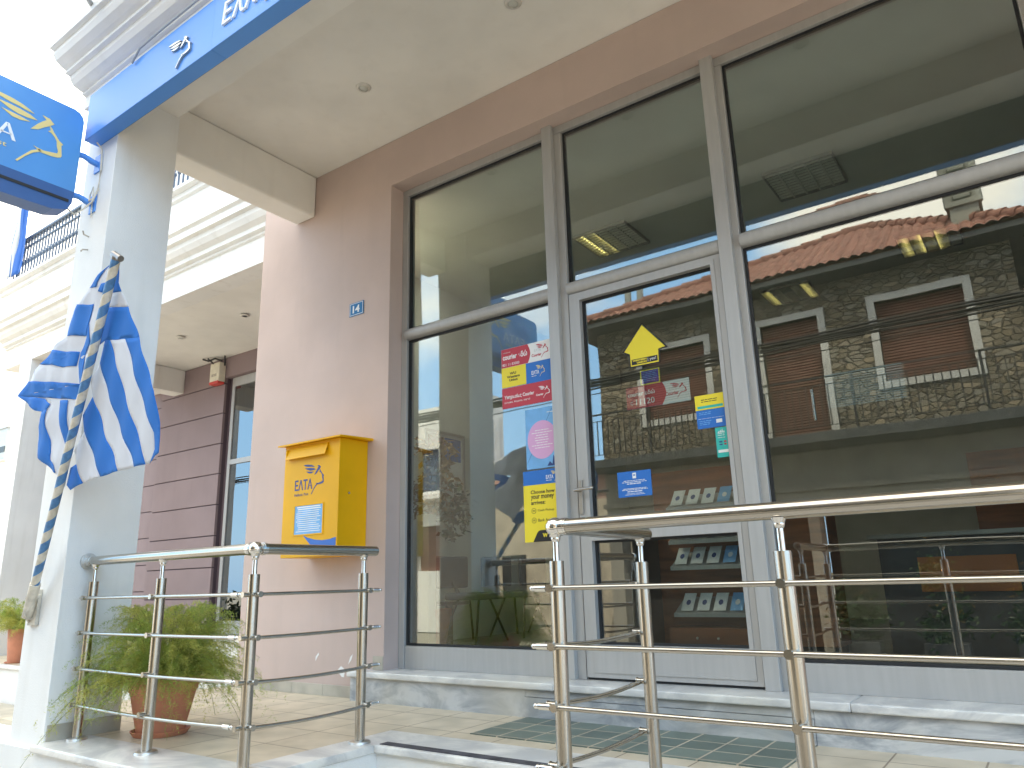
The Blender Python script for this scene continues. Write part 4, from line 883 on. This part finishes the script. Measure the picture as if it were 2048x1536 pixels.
for k, (x, h, m) in enumerate(((1.1, .75, 'left'), (2.3, .95, 'middle'), (3.5, .8, 'right'))):
    PB_ = thing('planter_bush', f'{m} of three dark leafy planters before the stone house', 'potted plant', (x, -9.3, GZ), 'planters before the stone house')
    bm = nb(); box(bm, x - .3, x + .3, -9.5, -9.1, GZ + .10, GZ + .5, .02); obj('planter', bm, SLABD, PB_)
    bm = nb(); [leafblob(bm, (x + random.uniform(-.3, .3), -9.3 + random.uniform(-.2, .2), GZ + .65 + random.uniform(0, h)), .25, 90, .10, 600 + 20 * k + j) for j in range(9)]; obj('foliage', bm, LEAFG, PB_, recalc=False)
    bm = nb(); [leafblob(bm, (x + random.uniform(-.3, .3), -9.25 + random.uniform(-.2, .2), GZ + .8 + random.uniform(0, h)), .3, 14, .07, 700 + 20 * k + j) for j in range(4)]; obj('blossoms', bm, LEAFD, PB_, recalc=False)
# far buildings close the street to the right of the camera's mirror image
H3 = thing('corner_house', 'plain rendered corner house mirrored at the right edge of the glass', 'building', (9, -12, GZ))
w3 = [(6.2, 7.3, 1.2, 2.6), (8.6, 9.7, 1.2, 2.6), (6.2, 7.3, 3.9, 5.3), (8.6, 9.7, 3.9, 5.3)]
obj('wall', wallgrid(nb(), 5.2, 11, GZ, 6.2, -11, -11.4, w3), mat('ochre_render', (.42, .36, .27), .85, var=.25), H3)
for a in w3: obj('window', box(nb(), a[0], a[1], -11.3, -11.25, a[2], a[3]), SHUT, H3)
obj('roof', extx(nb(), [(-10.7, 6.21), (-13.5, 7.5), (-16, 6.21)], 5, 11.2), ROOFM, H3); obj('wall', box(nb(), 5.4, 10.8, -15.8, -11.41, GZ, 6.2), GRYP, H3)

# ------------------------------------------------------------------ office furniture seen through the glass
C0 = thing('visitor_chair', 'grey blue visitor chair nearest the window glass', 'chair', (-1.1, 2.11, Z0), 'visitor chairs along the office wall')
obj('seat', box(nb(), -1.26, -.84, 1.87, 2.35, .60, .67, .03), CHAIRF, C0, smooth=True)
obj('backrest', box(nb(), -1.40, -1.345, 1.84, 2.38, .72, 1.045, .026), CHAIRF, C0, smooth=True)
obj('back_support', tube(nb(), (-1.24, 2.11, .62), (-1.36, 2.11, .80), .018, 8), BLACKM, C0)
for sx, sy in ((-1.24, 1.90), (-.88, 1.90), (-1.24, 2.32), (-.88, 2.32)):
    cx, cy = -1.06, 2.11; obj('leg', tube(nb(), (cx + (sx - cx) * .75, cy + (sy - cy) * .45, .60), (sx + (sx - cx) * .25, sy + (sy - cy) * .25, Z0), .012, 10), BLACKM, C0)
dup(C0, (0, .81, 0), 'grey blue visitor chair in the middle of the row of three'); dup(C0, (0, 1.55, 0), 'grey blue visitor chair at the far end of the row, beside the poster stack')
TB = thing('side_table', 'low dark pedestal table beside the nearest visitor chair', 'table', (-.95, 1.5, Z0))
obj('table_top', box(nb(), -1.14, -.80, 1.36, 1.70, .57, .60, .004), BLACKM, TB); obj('pedestal', tube(nb(), (-.90, 1.52, Z0), (-.90, 1.52, .57), .04, 16), BLACKM, TB)
P4 = thing('ficus_plant', 'brown tinged leafy ficus in a terracotta pot behind the left glass edge', 'potted plant', (-.75, 1.05, Z0))
lathe_b = lathe(nb(), (-.76, 1.15, Z0), [(0, 0), (.10, 0), (.15, .30), (.16, .30), (.16, .36), (.14, .36), (.13, .3), (0, .3)]); obj('pot', lathe_b, TERRA, P4, smooth=True)
obj('trunk', pathtube(nb(), [(-.78, 1.2, .5), (-.80, 1.2, 1.1), (-.76, 1.18, 1.6), (-.72, 1.2, 2.0)], .012, 8), STEM, P4)
bm = nb()
for k in range(26): leafblob(bm, (-.80 + random.uniform(-.14, .16), 1.1 + random.uniform(-.2, .2), 1.48 + random.uniform(-.12, .62)), .10, 26, .085, 300 + k)
obj('foliage', bm, LEAFD, P4, recalc=False); bm = nb()
for k in range(12): leafblob(bm, (-.60 + random.uniform(-.08, .14), 1.2 + random.uniform(-.1, .1), 1.28 + random.uniform(-.08, .42)), .07, 16, .08, 400 + k)
obj('foliage', bm, LEAFG, P4, recalc=False)
CB = thing('cabinet', 'narrow cream locker with a round lock below the ficus leaves', 'cabinet', (-.70, .85, Z0))
obj('body', box(nb(), -.80, -.645, .95, 1.05, Z0, 1.375, .004), mat('cream_locker', (.52, .50, .36), .5), CB); bm = nb(); tube(bm, (-.735, .951, 1.30), (-.735, .942, 1.30), .022, 14); obj('lock', bm, SILVER, CB)
PF = thing('framed_poster', 'white framed poster with brown and blue panels on the office side wall', 'picture', (-1.49, 2.15, 2.04))
obj('frame', wallgrid(nb(), 0, .72, 0, .80, 0, .02, [(.03, .69, .03, .77)]), SILVER, PF)
fr = children(PF)[0]; fr.matrix_parent_inverse = Matrix.Identity(4); fr.matrix_basis = Matrix.Translation((.026, -.335, -.375)) @ Matrix.Diagonal((.93, .93, .93, 1)) @ Matrix.Rotation(PI / 2, 4, 'Z')
bm = nb(); f0 = lambda u, v: (-1.4895, u, v); f1 = lambda u, v: (-1.482, u, v)
prism(bm, [(1.843, 1.692), (2.464, 1.692), (2.464, 2.386), (1.843, 2.386)], f0, f1); obj('sheet', bm, PWHITE, PF)
f0 = lambda u, v: (-1.482, u, v); f1 = lambda u, v: (-1.480, u, v)
obj('panel_print', prism(nb(), [(1.870, 2.094), (2.144, 2.094), (2.144, 2.349), (1.870, 2.349)], f0, f1), WOOD, PF); obj('panel_print', prism(nb(), [(2.146, 2.094), (2.427, 2.094), (2.427, 2.349), (2.146, 2.349)], f0, f1), WBLUE, PF)
# brochure stand behind the door
BS = thing('brochure_stand', 'cherry wood brochure stand with grey sloping shelves behind the door glass', 'display stand', (1.9, 1.7, Z0))
obj('back_panel', box(nb(), 1.20, 2.12, 1.70, 1.74, Z0, 1.62), WOOD, BS); bm = nb(); box(bm, 1.40, 2.12, 1.38, 1.699, Z0, .40); obj('drawer', bm, WOOD, BS); bm = nb()
ball(bm, (1.62, 1.372, .33), .01); ball(bm, (1.78, 1.372, .33), .01); obj('drawer_knob', bm, SILVER, BS)
zs = (1.27, 1.015, .82, .475)
for z in zs: 
    bm = nb(); extx(bm, [(1.44, z), (1.44, z + .03), (1.455, z + .03), (1.68, z + .14), (1.69, z + .11), (1.455, z)], 1.42, 2.10); obj('shelf', bm, ALU, BS)
lab = ('top', 'second', 'third', 'bottom'); col_ = ('first', 'second', 'third', 'fourth', 'fifth')
for i, z in enumerate(zs):
    for j in range(5):
        x = 1.45 + j * .128 + (.02 if i == 3 else 0); m = (PWHITE, PWHITE, PWHITE, LBLUE, CHAIRF)[j] if i != 1 else (PWHITE, PWHITE, PBLUE, PWHITE, CHAIRF)[j]
        o = obj('leaflet', prism(nb(), [(x, 0), (x + .095, 0), (x + .095, .13), (x, .13)], lambda u, v: (u, 1.462 + v * .85, z + .045 + v * .5 + v * .45), lambda u, v: (u, 1.458 + v * .85, z + .047 + v * .5 + v * .45)), m)
        tag(o, f'{col_[j]} leaflet from the left on the {lab[i]} shelf of the brochure stand', 'leaflet', 'leaflets on the brochure stand')
        bm = nb(); f0 = lambda u, v: (u, 1.457 + v * .85, z + .0475 + v * .95); f1 = lambda u, v: (u, 1.456 + v * .85, z + .048 + v * .95); n = 12
        prism(bm, [(x + .048 + .018 * math.cos(2 * PI * k / n), .06 + .02 * math.sin(2 * PI * k / n)) for k in range(n)], f0, f1); c = obj('print', bm, NAVY if m is PWHITE else PWHITE, o)
CT = thing('service_counter', 'long dark service counter with orange panel behind the right glass', 'counter', (4, 2.6, Z0))
obj('worktop', box(nb(), 2.75, 5.9, 2.0, 2.7, 1.0, 1.03), mat('steel_edged_top', (.30, .31, .33), .3, .6), CT); obj('front', box(nb(), 2.80, 5.9, 2.1, 2.14, Z0, .999), mat('dark_blue_panel', (.035, .05, .075), .35, var=.4, vs=3), CT)
obj('orange_panel', box(nb(), 3.05, 3.65, 2.085, 2.099, .62, .86), mat('orange_wood', (.42, .13, .04), .45, var=.2), CT)
obj('back_cabinet', box(nb(), 3.3, 5.9, 4.6, 4.9, Z0, 1.9), WOOD, CT)
WC = thing('wooden_panel', 'tall cherry wood cabinet side just right of the door frame', 'cabinet', (2.36, 1.8, Z0)); obj('panel', box(nb(), 2.26, 2.56, 1.60, 1.95, .27, 1.19, .004), WOOD, WC); obj('plinth', box(nb(), 2.28, 2.54, 1.62, 1.93, Z0, .269), BLACKM, WC)
AT = thing('dark_machine', 'black boxy machine low behind the left part of the door glass', 'machine', (1.1, 1.5, Z0)); obj('body', box(nb(), .82, 1.22, 1.35, 1.69, Z0, 1.12, .01), BLACKM, AT); obj('red_stripe', box(nb(), .83, 1.21, 1.345, 1.349, .70, .73), RED, AT)
OC = thing('office_chair', 'dark office chair back behind the counter at the right edge', 'chair', (4.6, 1.4, Z0)); bm = nb(); box(bm, 4.35, 4.80, 1.45, 1.52, .72, 1.12, .03); obj('backrest', bm, BLACKM, OC, smooth=True); bm = nb(); box(bm, 4.35, 4.8, 1.05, 1.45, .60, .67, .03); obj('seat', bm, BLACKM, OC, smooth=True); obj('pedestal', tube(nb(), (4.57, 1.25, Z0 + .04), (4.57, 1.25, .60), .03, 12), BLACKM, OC)
bm = nb()
for k in range(5): a = 2 * PI * k / 5; tube(bm, (4.57, 1.25, Z0 + .04), (4.57 + .26 * math.cos(a), 1.25 + .26 * math.sin(a), Z0 + .03), .018, 8)
obj('base', bm, BLACKM, OC)

# ------------------------------------------------------------------ notices on the glass
OUT, INN = -.0008, .0075
def sheet(name, label, cat, rect, m, d, t=.0012):
    t_ = tag(obj(name, card(nb(), rect, 'F', d, t), m), label, cat); return t_
def pr_text(par, body, rect, m, d, t=.0007, **k): return obj('lettering', text(nb(), body, rect, 'F', d, t, **k), m, par)
def pr_logo(par, rect, m, d, **k): return obj('head_emblem', logo(nb(), rect, 'F', d, .0007, **k), m, par)
def lines(par, x0, x1, zs, m, d, h=.004, jit=.2, centre=False):
    bm = nb()
    for z in zs:
        w_ = (x1 - x0) * (1 - random.random() * jit); a = (x0 + x1 - w_) / 2 if centre else x0; x = a
        while x < a + w_ - .004:
            l = min(random.uniform(.012, .03), a + w_ - x); card(bm, (x, x + l, z, z + h), 'F', d, .0006); x += l + .004
    return obj('print', bm, m, par)
d1 = OUT - .0012
s = sheet('courier_sticker', 'red and white courier sticker at the top of the stack on the left pane', 'sticker', (.895, 1.307, 2.231, 2.370), PWHITE, OUT)
f0, f1 = mapper('F', d1, .0006); arc = [(1.122 + .022 * math.sin(PI * k / 10), 2.232 + .137 * k / 10) for k in range(11)]
obj('red_field', prism(nb(), [(.896, 2.232)] + arc + [(.896, 2.369)], f0, f1), RED, s)
pr_text(s, 'courier εδώ', (.908, 1.118, 2.288, 2.332), PWHITE, d1 - .0006, bold=.03); pr_text(s, 'υπηρεσία', (.912, .975, 2.337, 2.346), PWHITE, d1 - .0006); pr_text(s, '801 11 83000', (.905, 1.05, 2.243, 2.262), PWHITE, d1 - .0006)
pr_text(s, 'ΕΛΤΑ', (1.178, 1.232, 2.30, 2.318), SILVER, d1); pr_text(s, 'Courier', (1.155, 1.236, 2.266, 2.287), RED, d1, bold=.03); pr_logo(s, (1.19, 1.293, 2.25, 2.352), RED, d1)
s = sheet('yellow_sticker', 'yellow square sticker with black lettering in the left pane stack', 'sticker', (.895, 1.1035, 2.087, 2.2305), YEL, OUT)
for i, b in enumerate(('WU', 'Western', 'Union')): pr_text(s, b, ((.965, 1.02), (.94, 1.05), (.96, 1.03))[i] + (2.175 - i * .024, 2.193 - i * .024), BLK, d1, bold=.03)
s = sheet('blue_sticker', 'blue square sticker with gold winged head in the left pane stack', 'sticker', (1.104, 1.307, 2.083, 2.2305), PBLUE, OUT)
pr_text(s, 'ΕΛΤΑ', (1.15, 1.212, 2.14, 2.168), PWHITE, d1, bold=.02); pr_logo(s, (1.185, 1.258, 2.118, 2.202), GOLD, d1); lines(s, 1.15, 1.20, (2.128,), PWHITE, d1, .003)
s = sheet('red_sticker', 'plain red courier services sticker at the bottom of the left pane stack', 'sticker', (.895, 1.309, 1.936, 2.0825), RED, OUT)
pr_text(s, 'Υπηρεσίες Courier', (.915, 1.165, 1.996, 2.03), PWHITE, d1, bold=.02); pr_text(s, 'έντυπα, δέματα, νησιά', (.915, 1.13, 1.968, 1.985), PWHITE, d1)
pr_logo(s, (1.20, 1.292, 1.965, 2.05), PWHITE, d1); pr_text(s, 'Courier', (1.18, 1.24, 1.985, 2.0), PWHITE, d1, bold=.02)
s = sheet('blue_poster', 'pale blue poster with a large pink disc beside the first mullion', 'poster', (1.085, 1.340, 1.490, 1.899), LBLUE, OUT)
n = 40; f0, f1 = mapper('F', d1, .0006); disc = prism(nb(), [(1.216 + .117 * math.cos(2 * PI * k / n), 1.682 + .130 * math.sin(2 * PI * k / n)) for k in range(n)], f0, f1); dk = obj('disc_print', disc, PINKP, s)
lines(dk, 1.13, 1.30, [1.745 - .017 * k for k in range(8)], PWHITE, d1 - .0006, .0045, .5, True); lines(s, 1.26, 1.33, (1.86,), PWHITE, d1)
obj('skyline_print', prism(nb(), [(1.25, 1.50), (1.27, 1.53), (1.29, 1.51), (1.30, 1.57), (1.31, 1.55), (1.325, 1.62), (1.339, 1.60), (1.339, 1.50)], f0, f1), NAVY, s)
obj('thin_line_print', prism(nb(), [(1.09, 1.53), (1.30, 1.885), (1.3025, 1.885), (1.0925, 1.53)], *mapper('F', d1, .0003)), NAVY, s)
s = sheet('money_poster', 'yellow and blue money transfer poster behind the railing ball', 'poster', (1.052, 1.342, 1.014, 1.480), YEL, OUT)
bp = obj('blue_band', card(nb(), (1.052, 1.342, 1.385, 1.480), 'F', d1, .0006), PBLUE, s); pr_text(bp, 'ΕΛΤΑ', (1.235, 1.292, 1.415, 1.440), PWHITE, d1 - .0006, bold=.02); pr_logo(bp, (1.272, 1.336, 1.395, 1.465), GOLD, d1 - .0006); lines(bp, 1.235, 1.28, (1.404,), PWHITE, d1 - .0006, .003)
for i, (b, x1) in enumerate((('Choose how', 1.297), ('your money', 1.290), ('arrives:', 1.222))): pr_text(s, b, (1.110, x1, 1.325 - i * .035 - (.008 if i == 1 else 0), 1.350 - i * .035), BLK, d1, bold=.02)
for i, b in enumerate(('Cash Pickup', 'Bank Account')):
    z = 1.205 - i * .062; pr_text(s, b, (1.163, 1.288 + i * .02, z, z + .019), BLK, d1); bm = nb(); f0, f1 = mapper('F', d1, .0006)
    for k in range(24):
        a, b_ = 2 * PI * k / 24, 2 * PI * (k + 1) / 24; prism(bm, [(1.130 + r * math.cos(t), z + .010 + r * math.sin(t)) for r, t in ((.018, a), (.018, b_), (.0155, b_), (.0155, a))], f0, f1)
    card(bm, (1.121, 1.139, z + .006, z + .009), 'F', d1, .0006); card(bm, (1.121, 1.139, z + .012, z + .015), 'F', d1, .0006); obj('icon', bm, BLK, s)
f0, f1 = mapper('F', d1, .0006); bp = obj('black_corner', prism(nb(), [(1.118, 1.0145), (1.15, 1.07), (1.162, 1.083), (1.178, 1.088), (1.3415, 1.088), (1.3415, 1.0145)], f0, f1), BLK, s)
pr_text(bp, 'W', (1.193, 1.232, 1.042, 1.068), YEL, d1 - .0006, bold=.05); pr_text(bp, 'Western', (1.245, 1.325, 1.058, 1.070), PWHITE, d1 - .0006, bold=.02); pr_text(bp, 'Union', (1.245, 1.30, 1.040, 1.052), PWHITE, d1 - .0006, bold=.02)
# arrow
AR = [(1.996, 2.322), (2.158, 2.138), (2.103, 2.130), (2.100, 2.046), (1.894, 2.048), (1.892, 2.130), (1.850, 2.158)]
f0, f1 = mapper('F', OUT, .0012); s = tag(obj('arrow_sticker', prism(nb(), AR, f0, f1), BLK), 'big yellow arrow sticker pointing up on the door glass', 'sticker')
cx, cz = 1.997, 2.16; f0, f1 = mapper('F', d1, .0006); obj('yellow_field', prism(nb(), [(1.9960, 2.311), (2.141, 2.143), (2.094, 2.136), (2.091, 2.053), (1.902, 2.055), (1.900, 2.137), (1.862, 2.158)], f0, f1), YEL, s)
bp = obj('black_band', card(nb(), (1.909, 2.086, 2.062, 2.098), 'F', d1 - .0006, .0004), BLK, s); pr_text(bp, 'WESTERN', (1.915, 2.012, 2.083, 2.094), YEL, d1 - .001, bold=.05); pr_text(bp, 'UNION', (1.945, 2.012, 2.067, 2.078), YEL, d1 - .001, bold=.05); pr_text(bp, '| yes!', (2.020, 2.075, 2.068, 2.092), PWHITE, d1 - .001)
s = sheet('violet_sticker', 'small violet notice with a yellow border under the arrow', 'sticker', (1.955, 2.086, 1.925, 2.021), YEL, INN + .0012); v = obj('violet_field', card(nb(), (1.963, 2.078, 1.932, 2.014), 'F', INN, .0006), PURP, s); lines(v, 1.972, 2.07, [2.002 - .011 * k for k in range(6)], LBLUE, INN - .0006, .003)
s = sheet('courier_sticker', 'red and white courier sticker with the number 11120 on the door glass', 'sticker', (1.850, 2.270, 1.782, 1.9235), PWHITE, INN + .0012)
f0, f1 = mapper('F', INN, .0006); arc = [(2.088 + .026 * math.sin(PI * k / 10) + .01 * k / 10, 1.783 + .140 * k / 10) for k in range(11)]; obj('red_field', prism(nb(), [(1.851, 1.783)] + arc + [(1.851, 1.923)], f0, f1), RED, s)
pr_text(s, 'courier εδώ', (1.862, 2.045, 1.862, 1.893), PWHITE, INN - .0006, bold=.02); pr_text(s, '11120', (1.915, 2.040, 1.805, 1.842), PWHITE, INN - .0006, bold=.01); pr_text(s, 'C', (1.878, 1.895, 1.810, 1.832), PWHITE, INN - .0006)
pr_text(s, 'ΕΛΤΑ', (2.138, 2.19, 1.865, 1.880), SILVER, INN); pr_text(s, 'Courier', (2.112, 2.200, 1.832, 1.856), RED, INN, bold=.02); pr_logo(s, (2.145, 2.250, 1.812, 1.905), RED, INN)
s = sheet('yellow_notice', 'yellow notice with a teal strip at the right side of the door glass', 'sticker', (2.297, 2.473, 1.708, 1.796), YEL, OUT); obj('teal_strip', card(nb(), (2.31, 2.463, 1.716, 1.731), 'F', d1, .0006), TEAL, s); lines(s, 2.335, 2.45, (1.765, 1.753), BLK, d1, .004)
s = sheet('blue_notice', 'blue service notice under the yellow one at the right of the door glass', 'sticker', (2.300, 2.472, 1.598, 1.7065), PBLUE, OUT); lines(s, 2.31, 2.46, (1.655,), PWHITE, d1, .0015, 0); lines(s, 2.315, 2.39, (1.690, 1.680, 1.640, 1.630, 1.620), LBLUE, d1, .003); obj('emblem_print', card(nb(), (2.415, 2.45, 1.622, 1.643), 'F', d1, .0006), PWHITE, s)
s = sheet('teal_notice', 'narrow teal card payment notice at the right edge of the door glass', 'sticker', (2.402, 2.485, 1.420, 1.593), TEAL, OUT)
bm = nb(); card(bm, (2.410, 2.476, 1.447, 1.463), 'F', d1, .0006); obj('print', bm, PWHITE, s); lines(s, 2.415, 2.46, (1.555, 1.545, 1.532), PWHITE, d1, .003); bm = nb(); f0, f1 = mapper('F', d1, .0006)
for k in range(4): prism(bm, [(2.415 + k * .011, 1.562), (2.424 + k * .011, 1.562), (2.428 + k * .011 * .8, 1.575 + .005 * (k % 3))], f0, f1)
obj('print', bm, PWHITE, s); bm = nb(); card(bm, (2.448, 2.462, 1.505, 1.514), 'F', d1, .0006); card(bm, (2.448, 2.462, 1.490, 1.498), 'F', d1, .0006); obj('print', bm, RED, s); bm = nb(); card(bm, (2.42, 2.438, 1.505, 1.513), 'F', d1, .0006); card(bm, (2.42, 2.438, 1.490, 1.497), 'F', d1, .0006); obj('print', bm, NAVY, s)
s = sheet('blue_door_notice', 'bright blue notice with white parcel icon in the middle of the door glass', 'sticker', (1.757, 1.982, 1.246, 1.401), PBLUE, OUT)
lines(s, 1.785, 1.955, (1.342, 1.333), PWHITE, d1, .0035, .25, True); lines(s, 1.82, 1.92, (1.322,), PWHITE, d1, .0055, 0, True); lines(s, 1.775, 1.965, (1.294, 1.287), PWHITE, d1, .0035, .2, True); lines(s, 1.82, 1.92, (1.275,), PWHITE, d1, .0055, 0, True); lines(s, 1.80, 1.94, (1.265, 1.258), PWHITE, d1, .0025, .3, True)
bm = nb(); card(bm, (1.860, 1.884, 1.356, 1.390), 'F', d1, .0006); obj('icon', bm, PWHITE, s); bm = nb(); card(bm, (1.865, 1.879, 1.372, 1.380), 'F', d1 - .0006, .0004); obj('icon', bm, PBLUE, s)
# perforated grid sticker and long pull bar on the big right pane
GR = thing('vent_grille', 'striped white ventilation grille in the large right pane', 'grille', (3.1, 0, 1.75)); bm = nb()
for k in range(15): card(bm, (3.02, 3.40, 1.62 + k * .0125, 1.6245 + k * .0125), 'F', INN + .03, .002)
obj('slats', bm, mat('grey_slat', (.36, .42, .45), .4), GR)
for x, z0_, z1_ in ((2.945, 1.565, 1.735),): 
    bm = nb(); tube(bm, (x, .04, z0_), (x, .04, z1_), .008, 12); tag(obj('pull_handle', bm, STEEL, smooth=True), 'short upright steel pull handle behind the large right pane', 'handle')
bpy.data.objects.remove(_fo)
